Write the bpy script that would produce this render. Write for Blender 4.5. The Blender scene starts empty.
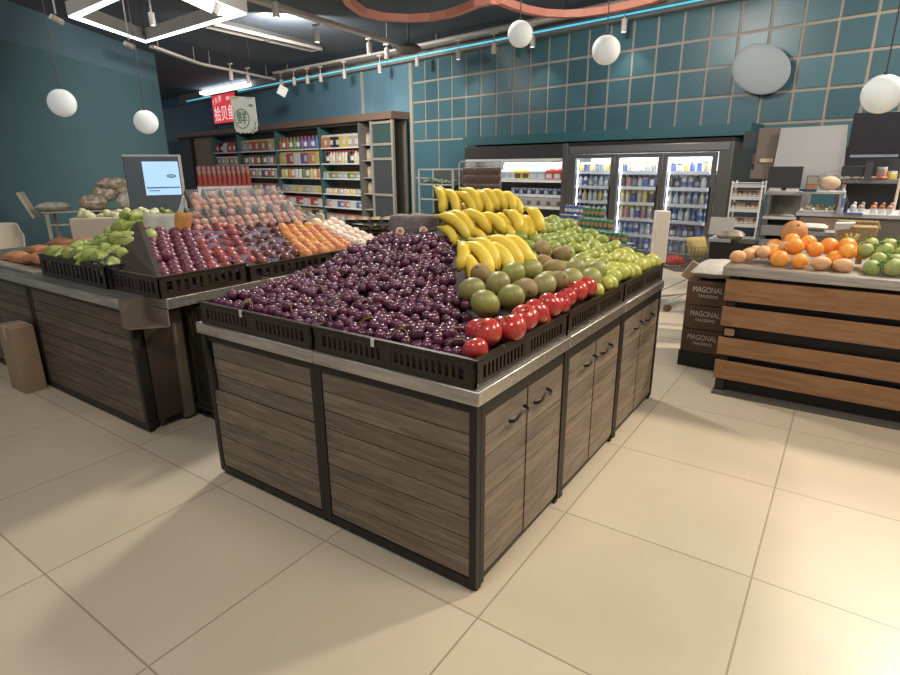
import bpy, bmesh, math, random
from mathutils import Vector, Matrix, Euler, noise
random.seed(7)
PI = math.pi
scene = bpy.context.scene
COL = scene.collection

# ---------------------------------------------------------------- camera, world, lights, exposure
cam_d = bpy.data.cameras.new('camera'); cam = bpy.data.objects.new('camera', cam_d); COL.objects.link(cam)
cam_d.sensor_width = 36; cam_d.lens = 566.69 / 900 * 36; cam_d.clip_end = 100
_p, _r, _y = .29588, -.00788, math.radians(34.76)
cam.matrix_world = Matrix.Translation((.961, -1.548, 1.6)) @ Matrix.Rotation(_y, 4, 'Z') @ Matrix.Rotation(PI/2 - _p, 4, 'X') @ Matrix.Rotation(_r, 4, 'Z')
scene.camera = cam
world = bpy.data.worlds.new('world'); scene.world = world; world.use_nodes = True
world.node_tree.nodes['Background'].inputs[0].default_value = (.75, .80, .90, 1)
world.node_tree.nodes['Background'].inputs[1].default_value = .38
scene.view_settings.view_transform = 'Standard'; scene.view_settings.look = 'None'
scene.view_settings.gamma = 1; scene.view_settings.use_curve_mapping = False
scene.view_settings.exposure = 0.0

def area(name, loc, target, size, power, color):
    d = bpy.data.lights.new(name, 'AREA'); d.shape = 'SQUARE'; d.size = size; d.energy = power; d.color = color
    o = bpy.data.objects.new(name, d); COL.objects.link(o); o.location = loc
    o.rotation_euler = (Vector(target) - Vector(loc)).to_track_quat('-Z', 'Y').to_euler()
    return o
WARM = (1, .89, .74); NEUT = (1, .95, .88)
area('unseen_overhead_light', (2.2, .6, 4.1), (1.6, 1.2, 0), 1.3, 105, WARM)  # added lamp out of view, warms the right-hand floor
area('unseen_overhead_light', (2.6, 4.9, 4.1), (1.9, 2.2, .0), .45, 240, WARM)
area('unseen_overhead_light', (-.3, -1.6, 4.1), (-.8, 1.0, .8), .6, 52, NEUT)  # added fill lamp on the camera side, out of view
area('unseen_overhead_light', (-4.0, -.6, 4.1), (-3.4, 1.0, .8), .7, 24, NEUT)  # weak fill added for the left counter, no fixture modelled
area('unseen_overhead_light', (-3.0, 3.6, 4.1), (-2.6, 1.4, .6), .45, 150, NEUT)
area('unseen_overhead_light', (-8.0, 6.2, 4.1), (-11.5, 9.6, 1.2), .8, 360, NEUT)  # out-of-view lamp added to brighten the grocery shelves
area('unseen_overhead_light', (-6.6, .4, 4.1), (-9.5, 3.2, 1.4), .8, 32, NEUT)  # added unseen lamp, lifts the dim teal left wall
area('unseen_overhead_light', (-2.2, 5.6, 4.1), (-2.6, 9.2, 2.6), .8, 110, NEUT)  # added to brighten the tile wall, the lamp itself is unseen
area('unseen_overhead_light', (1.6, 6.4, 4.1), (1.0, 7.0, .6), .8, 90, WARM)  # unseen lamp added over the back right area

# ---------------------------------------------------------------- materials
MATS = {}
def mat(name, c, rough=.5, metal=0, c2=None, rnd=None, nscale=8, stretch=None, bump=0, bscale=60, emit=0, coat=0, spec=.5, island=0, sss=0, contrast=(.3, .7)):
    """c base, c2 noise colour, rnd per-object random colour"""
    if name in MATS: return MATS[name]
    m = bpy.data.materials.new(name); m.use_nodes = True; nt = m.node_tree; N = nt.nodes; L = nt.links
    b = N['Principled BSDF']; b.inputs['Roughness'].default_value = rough; b.inputs['Metallic'].default_value = metal
    b.inputs['Specular IOR Level'].default_value = spec
    b.inputs['Coat Weight'].default_value = coat
    if sss: b.inputs['Subsurface Weight'].default_value = sss; b.inputs['Subsurface Scale'].default_value = .01
    b.inputs['Base Color'].default_value = (*c, 1)
    src = None
    tc = N.new('ShaderNodeTexCoord'); mp = N.new('ShaderNodeMapping'); L.new(tc.outputs['Object'], mp.inputs[0])
    if stretch: mp.inputs['Scale'].default_value = stretch
    if rnd:
        oi = N.new('ShaderNodeObjectInfo'); mx = N.new('ShaderNodeMix'); mx.data_type = 'RGBA'
        L.new(oi.outputs['Random'], mx.inputs[0]); mx.inputs[6].default_value = (*c, 1); mx.inputs[7].default_value = (*rnd, 1)
        src = mx.outputs[2]
        ad = N.new('ShaderNodeVectorMath'); L.new(mp.outputs[0], ad.inputs[0]); L.new(oi.outputs['Random'], ad.inputs[1]); vec = ad.outputs[0]
    else: vec = mp.outputs[0]
    if c2:
        nz = N.new('ShaderNodeTexNoise'); nz.inputs['Scale'].default_value = nscale; nz.inputs['Detail'].default_value = 5
        L.new(vec, nz.inputs['Vector'])
        rp = N.new('ShaderNodeMapRange'); rp.inputs[1].default_value = contrast[0]; rp.inputs[2].default_value = contrast[1]; L.new(nz.outputs[0], rp.inputs[0])
        mx = N.new('ShaderNodeMix'); mx.data_type = 'RGBA'; L.new(rp.outputs[0], mx.inputs[0])
        if src: L.new(src, mx.inputs[6])
        else: mx.inputs[6].default_value = (*c, 1)
        mx.inputs[7].default_value = (*c2, 1); src = mx.outputs[2]
    if island:
        g = N.new('ShaderNodeNewGeometry'); hs = N.new('ShaderNodeHueSaturation')
        mr = N.new('ShaderNodeMapRange'); mr.inputs[3].default_value = 1 - island; mr.inputs[4].default_value = 1 + island
        L.new(g.outputs['Random Per Island'], mr.inputs[0]); L.new(mr.outputs[0], hs.inputs['Value'])
        if src: L.new(src, hs.inputs['Color'])
        else: hs.inputs['Color'].default_value = (*c, 1)
        src = hs.outputs[0]
    if src: L.new(src, b.inputs['Base Color'])
    if bump:
        n2 = N.new('ShaderNodeTexNoise'); n2.inputs['Scale'].default_value = bscale; n2.inputs['Detail'].default_value = 3; L.new(vec, n2.inputs['Vector'])
        bp = N.new('ShaderNodeBump'); bp.inputs['Strength'].default_value = bump; bp.inputs['Distance'].default_value = .01
        L.new(n2.outputs[0], bp.inputs['Height']); L.new(bp.outputs[0], b.inputs['Normal'])
    if emit:
        if src: L.new(src, b.inputs['Emission Color'])
        else: b.inputs['Emission Color'].default_value = (*c, 1)
        b.inputs['Emission Strength'].default_value = emit
    MATS[name] = m; return m

def glass(name, tint=(.95, .97, 1), mixf=.12, rough=.03, bump=0):
    m = bpy.data.materials.new(name); m.use_nodes = True; nt = m.node_tree; N = nt.nodes; L = nt.links; N.clear()
    o = N.new('ShaderNodeOutputMaterial'); t = N.new('ShaderNodeBsdfTransparent'); t.inputs[0].default_value = (*tint, 1)
    g = N.new('ShaderNodeBsdfGlossy'); g.inputs['Roughness'].default_value = rough
    nz = N.new('ShaderNodeTexNoise'); nz.inputs['Scale'].default_value = 35; bp = N.new('ShaderNodeBump'); bp.inputs['Strength'].default_value = bump; bp.inputs['Distance'].default_value = .02; L.new(nz.outputs[0], bp.inputs['Height']); L.new(bp.outputs[0], g.inputs['Normal'])
    x = N.new('ShaderNodeMixShader'); f = N.new('ShaderNodeLayerWeight'); f.inputs[0].default_value = .25
    ma = N.new('ShaderNodeMath'); ma.operation = 'MULTIPLY_ADD'; L.new(f.outputs['Fresnel'], ma.inputs[0]); ma.inputs[1].default_value = .6 if not bump else .22; ma.inputs[2].default_value = mixf
    L.new(ma.outputs[0], x.inputs[0]); L.new(t.outputs[0], x.inputs[1]); L.new(g.outputs[0], x.inputs[2]); L.new(x.outputs[0], o.inputs[0])
    MATS[name] = m; return m
GLASS = glass('clear_glass', mixf=.02); FILM = glass('clear_plastic', (.93, .93, .94), .015, .22, .5)

def wood(name, c1, c2, c3, axis_stretch, island=.18):
    m = bpy.data.materials.new(name); m.use_nodes = True; nt = m.node_tree; N = nt.nodes; L = nt.links
    b = N['Principled BSDF']; b.inputs['Roughness'].default_value = .55
    tc = N.new('ShaderNodeTexCoord'); g = N.new('ShaderNodeNewGeometry')
    sc = N.new('ShaderNodeVectorMath'); sc.operation = 'MULTIPLY_ADD'
    L.new(g.outputs['Random Per Island'], sc.inputs[0]); sc.inputs[1].default_value = (9, 13, 17); L.new(tc.outputs['Object'], sc.inputs[2])
    mp = N.new('ShaderNodeMapping'); mp.inputs['Scale'].default_value = axis_stretch; L.new(sc.outputs[0], mp.inputs[0])
    n1 = N.new('ShaderNodeTexNoise'); n1.inputs['Scale'].default_value = 3.2; n1.inputs['Detail'].default_value = 6; n1.inputs['Distortion'].default_value = .8; L.new(mp.outputs[0], n1.inputs[0])
    n2 = N.new('ShaderNodeTexNoise'); n2.inputs['Scale'].default_value = 16; n2.inputs['Detail'].default_value = 4; L.new(mp.outputs[0], n2.inputs[0])
    r = N.new('ShaderNodeValToRGB'); e = r.color_ramp.elements; e[0].position = .3; e[0].color = (*c1, 1); e[1].position = .72; e[1].color = (*c2, 1)
    k = r.color_ramp.elements.new(.5); k.color = (*c3, 1); L.new(n1.outputs[0], r.inputs[0])
    hs = N.new('ShaderNodeHueSaturation'); mr = N.new('ShaderNodeMapRange'); mr.inputs[3].default_value = 1 - island; mr.inputs[4].default_value = 1 + island
    L.new(g.outputs['Random Per Island'], mr.inputs[0]); L.new(mr.outputs[0], hs.inputs['Value']); L.new(r.outputs[0], hs.inputs['Color'])
    mu = N.new('ShaderNodeMix'); mu.data_type = 'RGBA'; mu.blend_type = 'MULTIPLY'; mu.inputs[0].default_value = .35; L.new(hs.outputs[0], mu.inputs[6]); L.new(n2.outputs[0], mu.inputs[7])
    L.new(mu.outputs[2], b.inputs['Base Color'])
    bp = N.new('ShaderNodeBump'); bp.inputs['Strength'].default_value = .15; bp.inputs['Distance'].default_value = .005; L.new(n2.outputs[0], bp.inputs['Height']); L.new(bp.outputs[0], b.inputs['Normal'])
    MATS[name] = m; return m
W_X = wood('grey_oak_planks_x', (.15, .112, .078), (.31, .245, .175), (.225, .172, .12), (1.1, 8, 13))
W_Y = wood('grey_oak_planks_y', (.17, .13, .092), (.33, .26, .19), (.245, .19, .135), (8, 1.1, 13))
W_O = wood('honey_pine_boards', (.27, .13, .058), (.43, .235, .112), (.35, .178, .08), (1.0, 8, 10), .12)

STEEL = mat('brushed_steel', (.62, .59, .53), .38, .9, c2=(.40, .38, .35), nscale=4, stretch=(1, 12, 12))
DSTEEL = mat('dark_steel', (.16, .155, .15), .35, .8)
FRAME = mat('black_brown_frame', (.026, .022, .018), .5, spec=.3)
CRATE = mat('black_crate_plastic', (.030, .022, .016), .42, c2=(.045, .032, .022), nscale=6, spec=.3)
BLACK = mat('black_plastic', (.012, .012, .013), .4)
WHITE = mat('white_enamel', (.75, .75, .74), .4)
LGREY = mat('light_grey_metal', (.42, .42, .42), .4, .3)
GREY = mat('mid_grey_metal', (.17, .17, .17), .45, .3)
TEALF = mat('teal_steel', (.045, .115, .12), .45)
CREAM = mat('cream_plastic', (.60, .52, .40), .5)
CARD = mat('brown_cardboard', (.42, .29, .18), .8, c2=(.35, .24, .15), nscale=5)
LIGHTW = mat('white_led', (.92, .96, 1), .5, emit=5)
LIGHTS = mat('warm_spot_lens', (1, .95, .86), .5, emit=9)
CYAN = mat('cyan_led', (.10, .58, .78), .5, emit=1.0)
PEND = mat('frosted_white_lamp', (.72, .76, .76), .6, emit=.16)
WIRE = mat('dark_cable', (.06, .05, .045), .6)
TRACK = mat('grey_white_track', (.50, .46, .43), .5)
RED = mat('red_paper', (.55, .03, .03), .5)

# ---------------------------------------------------------------- mesh builder
class MB:
    def __init__(s, m=None):
        s.bm = bmesh.new(); s.mats = []; s.i = 0
        if m: s.m(m)
    def m(s, m):
        if m not in s.mats: s.mats.append(m)
        s.i = s.mats.index(m); return s
    def _fin(s, vs, M):
        fs = set()
        for v in vs:
            if M is not None: v.co = M @ v.co
            for f in v.link_faces: fs.add(f)
        for f in fs: f.material_index = s.i
        return s
    def box(s, x0, y0, z0, x1, y1, z1, M=None):
        c = [(x, y, z) for x in (x0, x1) for y in (y0, y1) for z in (z0, z1)]
        v = [s.bm.verts.new(p) for p in c]
        for q in ((0, 1, 3, 2), (4, 6, 7, 5), (0, 4, 5, 1), (2, 3, 7, 6), (0, 2, 6, 4), (1, 5, 7, 3)): s.bm.faces.new([v[k] for k in q])
        return s._fin(v, M)
    def cbox(s, c, sz, M=None):
        return s.box(c[0]-sz[0]/2, c[1]-sz[1]/2, c[2]-sz[2]/2, c[0]+sz[0]/2, c[1]+sz[1]/2, c[2]+sz[2]/2, M)
    def lathe(s, prof, n=16, M=None, c=(0, 0, 0)):
        rings = []; allv = []
        for r, z in prof:
            if r < 1e-6: v = [s.bm.verts.new((c[0], c[1], c[2]+z))]
            else: v = [s.bm.verts.new((c[0]+r*math.cos(2*PI*k/n), c[1]+r*math.sin(2*PI*k/n), c[2]+z)) for k in range(n)]
            rings.append(v); allv += v
        for a, b in zip(rings, rings[1:]):
            for k in range(n):
                k2 = (k+1) % n
                if len(a) == 1 and len(b) > 1: s.bm.faces.new((a[0], b[k2], b[k]))
                elif len(b) == 1 and len(a) > 1: s.bm.faces.new((a[k], a[k2], b[0]))
                elif len(a) > 1: s.bm.faces.new((a[k], a[k2], b[k2], b[k]))
        return s._fin(allv, M)
    def cyl(s, p, q, r, r2=None, n=12):
        return s.tube([p, q], [r, r if r2 is None else r2], n)
    def tube(s, pts, r, n=8, cap=True):
        pts = [Vector(p) for p in pts]; R = r if isinstance(r, (list, tuple)) else [r]*len(pts)
        prev = None; rings = []; up = None
        for i, p in enumerate(pts):
            t = (pts[min(i+1, len(pts)-1)] - pts[max(i-1, 0)]).normalized()
            if up is None: up = Vector((0, 0, 1)) if abs(t.z) < .9 else Vector((1, 0, 0))
            a = t.cross(up).normalized(); up = a.cross(t).normalized()
            rings.append([s.bm.verts.new(p + R[i]*(a*math.cos(2*PI*k/n) + up*math.sin(2*PI*k/n))) for k in range(n)])
        for a, b in zip(rings, rings[1:]):
            for k in range(n): s.bm.faces.new((a[k], a[(k+1) % n], b[(k+1) % n], b[k]))
        if cap: s.bm.faces.new(rings[0][::-1]); s.bm.faces.new(rings[-1])
        return s._fin([v for g in rings for v in g], None)
    def prism(s, pts, z0, z1, M=None):
        a = [s.bm.verts.new((x, y, z0)) for x, y in pts]; b = [s.bm.verts.new((x, y, z1)) for x, y in pts]
        s.bm.faces.new(a[::-1]); s.bm.faces.new(b); n = len(pts)
        for k in range(n): s.bm.faces.new((a[k], a[(k+1) % n], b[(k+1) % n], b[k]))
        return s._fin(a+b, M)
    def sph(s, c, r, n=12, h=8, sq=(1, 1, 1), M=None):
        return s.lathe([(r*math.sin(PI*k/h), -r*math.cos(PI*k/h)) for k in range(h+1)], n,
                       Matrix.Translation(c) @ (M or Matrix()) @ Matrix.Diagonal((*sq, 1)))
    def grid(s, f, nx, ny, th=0):
        g = [[s.bm.verts.new(f(i/nx, j/ny)) for j in range(ny+1)] for i in range(nx+1)]
        for i in range(nx):
            for j in range(ny): s.bm.faces.new((g[i][j], g[i+1][j], g[i+1][j+1], g[i][j+1]))
        return s._fin([v for r in g for v in r], None)
    def mesh(s, name, smooth=40):
        bmesh.ops.recalc_face_normals(s.bm, faces=s.bm.faces)
        me = bpy.data.meshes.new(name); s.bm.to_mesh(me); s.bm.free()
        for m in s.mats: me.materials.append(m)
        if smooth:
            for p in me.polygons: p.use_smooth = True
            me.set_sharp_from_angle(angle=math.radians(smooth))
        return me
    def build(s, name, parent=None, bevel=0, smooth=40, loc=None, solid=0):
        o = bpy.data.objects.new(name, s.mesh(name, smooth)); COL.objects.link(o)
        if parent: o.parent = parent
        if loc: o.location = loc
        if solid: md = o.modifiers.new('solid', 'SOLIDIFY'); md.thickness = solid
        if bevel: md = o.modifiers.new('bevel', 'BEVEL'); md.width = bevel; md.segments = 2; md.limit_method = 'ANGLE'
        return o

def tag(o, label=None, cat=None, group=None, kind=None):
    if label: o['label'] = label
    if cat: o['category'] = cat
    if group: o['group'] = group
    if kind: o['kind'] = kind
    return o
def thing(name, label, cat, loc=(0, 0, 0), rz=0, group=None):
    o = bpy.data.objects.new(name, None); COL.objects.link(o); o.location = loc; o.rotation_euler = (0, 0, rz); o.empty_display_size = .05
    return tag(o, label, cat, group)
def inst(name, me, loc, rot=(0, 0, 0), sc=1, parent=None):
    o = bpy.data.objects.new(name, me); COL.objects.link(o); o.location = loc
    o.rotation_euler = rot; o.scale = (sc, sc, sc) if not isinstance(sc, (tuple, list)) else sc
    if parent: o.parent = parent
    return o
def dup(root, loc, rz=None, label=None, group=None):
    r = root.copy(); COL.objects.link(r); r.location = loc
    if rz is not None: r.rotation_euler = (0, 0, rz)
    if label: r['label'] = label
    if group: r['group'] = group
    for ch in list(root.children):
        c = ch.copy(); COL.objects.link(c); c.parent = r
        for g in list(ch.children):
            d = g.copy(); COL.objects.link(d); d.parent = c
    return r
def struct(mb, name, smooth=0, **k):
    return tag(mb.build(name, smooth=smooth, **k), kind='structure')
ORD = ['first', 'second', 'third', 'fourth', 'fifth', 'sixth', 'seventh', 'eighth', 'ninth', 'tenth', 'eleventh', 'twelfth', 'thirteenth', 'fourteenth', 'fifteenth', 'sixteenth', 'seventeenth', 'eighteenth', 'nineteenth', 'twentieth',
       'twenty-first', 'twenty-second', 'twenty-third', 'twenty-fourth', 'twenty-fifth', 'twenty-sixth', 'twenty-seventh', 'twenty-eighth', 'twenty-ninth', 'thirtieth']
def text(body, size, m, parent, loc, rot, name='lettering', ext=.0008, align='CENTER', sx=1):
    cu = bpy.data.curves.new('lettering', 'FONT'); cu.body = body; cu.size = size; cu.extrude = ext; cu.align_x = align; cu.align_y = 'CENTER'
    t = bpy.data.objects.new('lettering_curve', cu); COL.objects.link(t)
    bpy.context.view_layer.update()
    me = bpy.data.meshes.new_from_object(t.evaluated_get(bpy.context.evaluated_depsgraph_get()))
    bpy.data.objects.remove(t); bpy.data.curves.remove(cu)
    me.materials.clear(); me.materials.append(m)
    o = bpy.data.objects.new(name, me); COL.objects.link(o); o.location = loc; o.rotation_euler = rot; o.scale = (sx, 1, 1)
    if parent: o.parent = parent
    return o
def S(t):
    t = min(max(t, 0), 1); return t*t*(3-2*t)

# wall frame: s along the back wall, d = distance from the origin, z up
WA = math.radians(-9.5); WD = Vector((math.cos(WA), math.sin(WA), 0)); WN = Vector((-math.sin(WA), math.cos(WA), 0))
def WP(s, d, z=0): v = WD*s + WN*d; return (v.x, v.y, z)
def wthing(name, label, cat, s, d, z=0, group=None): return thing(name, label, cat, WP(s, d, z), WA, group)

# ---------------------------------------------------------------- structure
def tile_mat(name, c, c2, g, size, off, grout_w, rough, rot=0, plane='XY'):
    m = bpy.data.materials.new(name); m.use_nodes = True; nt = m.node_tree; N = nt.nodes; L = nt.links; b = N['Principled BSDF']
    tc = N.new('ShaderNodeTexCoord'); mp = N.new('ShaderNodeMapping'); L.new(tc.outputs['Object'], mp.inputs[0]); mp.inputs['Location'].default_value = off
    br = N.new('ShaderNodeTexBrick'); br.offset = 0; br.inputs['Scale'].default_value = 1; br.inputs['Brick Width'].default_value = size; br.inputs['Row Height'].default_value = size
    br.inputs['Mortar Size'].default_value = grout_w; br.inputs['Mortar Smooth'].default_value = .2
    br.inputs['Color1'].default_value = (*c, 1); br.inputs['Color2'].default_value = (*c2, 1); br.inputs['Mortar'].default_value = (*g, 1)
    L.new(mp.outputs[0], br.inputs[0])
    nz = N.new('ShaderNodeTexNoise'); nz.inputs['Scale'].default_value = 1.7; nz.inputs['Detail'].default_value = 6; L.new(tc.outputs['Object'], nz.inputs[0])
    mr = N.new('ShaderNodeMapRange'); mr.inputs[3].default_value = .88; mr.inputs[4].default_value = 1.1; L.new(nz.outputs[0], mr.inputs[0])
    hs = N.new('ShaderNodeHueSaturation'); L.new(mr.outputs[0], hs.inputs['Value']); L.new(br.outputs[0], hs.inputs['Color']); L.new(hs.outputs[0], b.inputs['Base Color'])
    rr = N.new('ShaderNodeMapRange'); rr.inputs[3].default_value = rough; rr.inputs[4].default_value = rough+.14; L.new(nz.outputs[0], rr.inputs[0]); L.new(rr.outputs[0], b.inputs['Roughness'])
    return m
FLOOR = tile_mat('beige_floor_tiles', (.60, .51, .38), (.64, .55, .415), (.36, .29, .21), .8, (-.07+8, .1+8, 0), .004, .26)
struct(MB(FLOOR).box(-30, -6, -.1, 14, 16, 0), 'floor')
CEIL = mat('dark_slate_ceiling', (.085, .105, .140), .8, c2=(.065, .082, .11), nscale=.6)
struct(MB(CEIL).box(-30, -6, 4.25, 14, 16, 4.35), 'ceiling')
TEALW = mat('dark_teal_paint', (.068, .142, .168), .75, c2=(.062, .132, .156), nscale=2)
TEALU = mat('slate_blue_paint', (.10, .175, .225), .75, c2=(.092, .165, .21), nscale=2)
# left wall, runs away from the camera; upper band is a slightly lighter blue
a = Vector((-13.70, 6.95, 0)); b = Vector((-9.6, .88, 0)); dr = (b-a).normalized(); nr = Vector((dr.y, -dr.x, 0))
if nr.x > 0: nr = -nr
def slab(mb, p, q, n, th, z0, z1):
    A, B, Cc, D = p, q, q+n*th, p+n*th
    return mb.prism([(A.x, A.y), (B.x, B.y), (Cc.x, Cc.y), (D.x, D.y)], z0, z1)
w = MB(TEALW); slab(w, a, b+dr*2, nr, .4, 0, 3.62); w.m(TEALU); slab(w, a, b+dr*2, nr, .4, 3.62, 4.25)
struct(w, 'wall_left')

# back wall
WALLB = mat('back_wall_paint', (.045, .15, .20), .7)
def wbox(mb, s0, d0, z0, s1, d1, z1):   # box in wall frame, world coords
    return mb.box(s0, d0, z0, s1, d1, z1, Matrix.Rotation(WA, 4, 'Z'))
w = MB(WALLB); wbox(w, -27, 8.53, 0, 7, 8.8, 4.25); struct(w, 'wall_back')
# glazed tile cladding with beige grout
GT = bpy.data.materials.new('teal_glazed_tiles'); GT.use_nodes = True
_n = GT.node_tree.nodes; _l = GT.node_tree.links; _b = _n['Principled BSDF']; _b.inputs['Roughness'].default_value = .35
_g = _n.new('ShaderNodeNewGeometry'); 
_h = _n.new('ShaderNodeHueSaturation'); _v = _n.new('ShaderNodeMapRange'); _v.inputs[3].default_value = .8; _v.inputs[4].default_value = 1.15
_l.new(_g.outputs['Random Per Island'], _v.inputs[0]); _l.new(_v.outputs[0], _h.inputs['Value']); _h.inputs['Color'].default_value = (.056, .135, .168, 1); _l.new(_h.outputs[0], _b.inputs['Base Color'])
GROUT = mat('beige_grout', (.33, .30, .26), .8)
w = MB(GROUT); wbox(w, -9.6, 8.50, 0, 6, 8.53, 3.9)
w.m(GT); T = .43; g = .022
rows = [1.30 + T*2 + T*k for k in range(5)]
def tiles(s0, s1, z0, z1):
    wbox(w, s0+g, 8.485, z0+g, s1-g, 8.50, z1-g)
s = -9.58; k = 0
while s < 5.8:
    for z in rows: tiles(s, s+T, z, min(z+T, 3.88))
    if k % 2 == 0 and s < 5:
        for z0, z1 in ((.0, .44), (.44, 1.30), (1.30, 2.16)): tiles(s, s+2*T, z0, z1)
    s += T; k += 1
struct(w, 'wall_back_tiles')
# smooth blue panels over the grocery shelves
PANB = mat('blue_wall_panel', (.11, .22, .29), .6, c2=(.095, .20, .26), nscale=1.2, stretch=(6, 6, .5))
w = MB(PANB); wbox(w, -27, 8.49, 2.6, -11.55, 8.53, 3.9); wbox(w, -11.45, 8.49, 2.6, -9.66, 8.53, 3.9)
w.m(GROUT); wbox(w, -11.55, 8.47, 2.6, -11.45, 8.53, 3.9); wbox(w, -9.68, 8.47, 0, -9.58, 8.53, 3.9)
struct(w, 'wall_back_panels')
# soffit rail with the cyan strip
w = MB(mat('soffit_grey', (.24, .225, .21), .6)); wbox(w, -23, 8.30, 3.90, 6, 8.53, 4.02); wbox(w, -23, 8.42, 4.02, 6, 8.53, 4.25)
struct(w, 'trim_1')
w = MB(CYAN); wbox(w, -22, 8.275, 3.958, -2.3, 8.30, 3.982)
tag(w.build('light_strip', smooth=0), 'thin cyan light strip glowing along the top of the tiled back wall', 'light strip')
w = MB(LIGHTW); wbox(w, -20.6, 8.2, 4.10, -17.2, 8.28, 4.18); wbox(w, -20.6, 8.28, 4.08, -17.2, 8.42, 4.2)
tag(w.build('light_strip', smooth=0), 'white light tube above the red screen, over the cyan strip', 'light strip')
# teal bulkhead over the coolers
w = MB(mat('teal_bulkhead', (.035, .115, .135), .5)); wbox(w, -7.45, 7.95, 1.985, -1.75, 8.5, 2.15)
struct(w, 'trim_2')
w = MB(FRAME); wbox(w, -7.3, 8.2, 0, -4.75, 8.48, 1.98); struct(w, 'wall_back_recess')

# ---------------------------------------------------------------- centre island: four cabinet units
def planks(mb, x0, x1, z0, z1, n, y0, y1, axis='x', gap=.004, jit=0):
    h = (z1-z0)/n
    for k in range(n):
        a, b_ = z0+k*h+gap/2, z0+(k+1)*h-gap/2; j = random.uniform(0, jit)
        if axis == 'x': mb.box(x0, y0-j, a, x1, y1, b_)
        else: mb.box(y0, x0, a, y1+j, x1, b_)
def frame_front(mb, x0, x1, z0, z1, w, y0, y1):
    mb.box(x0, y0, z0, x0+w, y1, z1); mb.box(x1-w, y0, z0, x1, y1, z1); mb.box(x0+w, y0, z0, x1-w, y1, z0+w); mb.box(x0+w, y0, z1-w, x1-w, y1, z1)
def steel_top(t, x0, y0, x1, y1):
    MB(STEEL).box(x0, y0, .795, x1, y1, .85).build('steel_top', t, bevel=.004)
def wave_handle(parent, y, z, L=.125):
    pts = [(.000, y-L/2, z-.012), (.022, y-L/2+.006, z-.006)] + [(.026, y-L/2+.02+(L-.04)*k/6, z+.012*math.sin(PI*(k/6))-.002) for k in range(7)] + [(.022, y+L/2-.006, z+.006), (0, y+L/2, z+.01)]
    MB(BLACK).tube(pts, [.008, .007]+[.0065]*7+[.007, .008], 8).build('handle', parent)
def door_pair(t, y0, y1):
    ym = (y0+y1)/2; w = .028
    f = MB(FRAME); f.box(-.03, y0, .02, 0, y0+w, .795); f.box(-.03, y1-w, .02, 0, y1, .795); f.box(-.03, y0+w, .735, -.004, y1-w, .795); f.box(-.03, y0+w, .02, -.012, y1-w, .05)
    f.box(-.035, y0+w, .05, -.03, y1-w, .735)
    f.build('frame', t)
    for a, b_, side in ((y0+w+.003, ym-.002, 1), (ym+.002, y1-w-.003, -1)):
        d = MB(W_Y); planks(d, a, b_, .045, .73, 8, -.028, -.006 - (.004 if side > 0 else 0), 'y')
        o = d.build('door', t, smooth=0)
        wave_handle(o, (a+b_)/2 + side*.065, .655)
# near right unit: one panel to the front, doors to the side
t = thing('island_cabinet', 'grey oak plank cabinet at the near corner of the centre island', 'cabinet', (0, 0, 0))
f = MB(FRAME); frame_front(f, -.82, -.001, .02, .795, .032, 0, .03); f.box(-.80, .03, .05, -.035, .06, .76)
f.box(-.80, .05, .02, -.04, .775, .06); f.box(-.82, .03, .02, -.80, .78, .79)
for x, y in ((-.80, .03), (-.02, .03), (-.80, .75), (-.02, .75)): f.box(x-.015, y-.015, 0, x+.015, y+.015, .02)
f.build('carcass', t)
p = MB(W_X); planks(p, -.786, -.035, .055, .76, 8, .006, .028, 'x'); p.build('front_panel', t, smooth=0)
door_pair(t, .03, .78); steel_top(t, -.819, -.012, .012, .78)
# front left unit
t = thing('island_cabinet', 'grey oak cabinet at the left end of the centre island front', 'cabinet', (-.82, 0, 0))
f = MB(FRAME); frame_front(f, -.82, -.001, .02, .795, .032, 0, .03); f.box(-.79, .03, .05, -.03, .06, .76)
f.box(-.82, .03, .02, -.80, 2.35, .79); f.box(-.02, .03, .02, -.001, 2.35, .79); f.box(-.82, 2.33, .02, -.001, 2.35, .79)
for x, y in ((-.80, .03), (-.02, .03), (-.80, 2.3), (-.02, 2.3)): f.box(x-.015, y-.015, 0, x+.015, y+.015, .02)
f.build('carcass', t)
p = MB(W_X); planks(p, -.786, -.035, .055, .50, 5, .004, .026, 'x'); planks(p, -.755, -.035, .503, .76, 3, .006, .028, 'x'); p.build('front_panel', t, smooth=0)
b_ = MB(FRAME); b_.tube([(-.80, -.004, .79), (-.795, -.006, .72), (-.775, -.006, .66), (-.762, -.006, .60), (-.762, -.004, .50)], [.012, .013, .015, .016, .014], 8); b_.build('side_bracket', t)
steel_top(t, -.85, -.012, -.001, 2.35)
# two door units behind, along the right side
for y0, lab in ((.782, 'middle door cabinet of grey oak planks on the right side of the centre island'), (1.566, 'farthest door cabinet of grey oak planks on the right side of the centre island')):
    t = thing('island_cabinet', lab, 'cabinet', (0, y0, 0))
    f = MB(FRAME); f.box(-.80, .03, .02, -.04, .75, .06); f.box(-.82, .0, .02, -.80, .78, .79); f.box(-.80, 0, .02, -.035, .02, .79); f.box(-.80, .76, .02, -.035, .78, .79)
    for x, y in ((-.80, .03), (-.02, .03), (-.80, .75), (-.02, .75)): f.box(x-.015, y-.015, 0, x+.015, y+.015, .02)
    f.build('carcass', t)
    door_pair(t, 0, .78); steel_top(t, -.819, 0, .012, .78)

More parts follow.
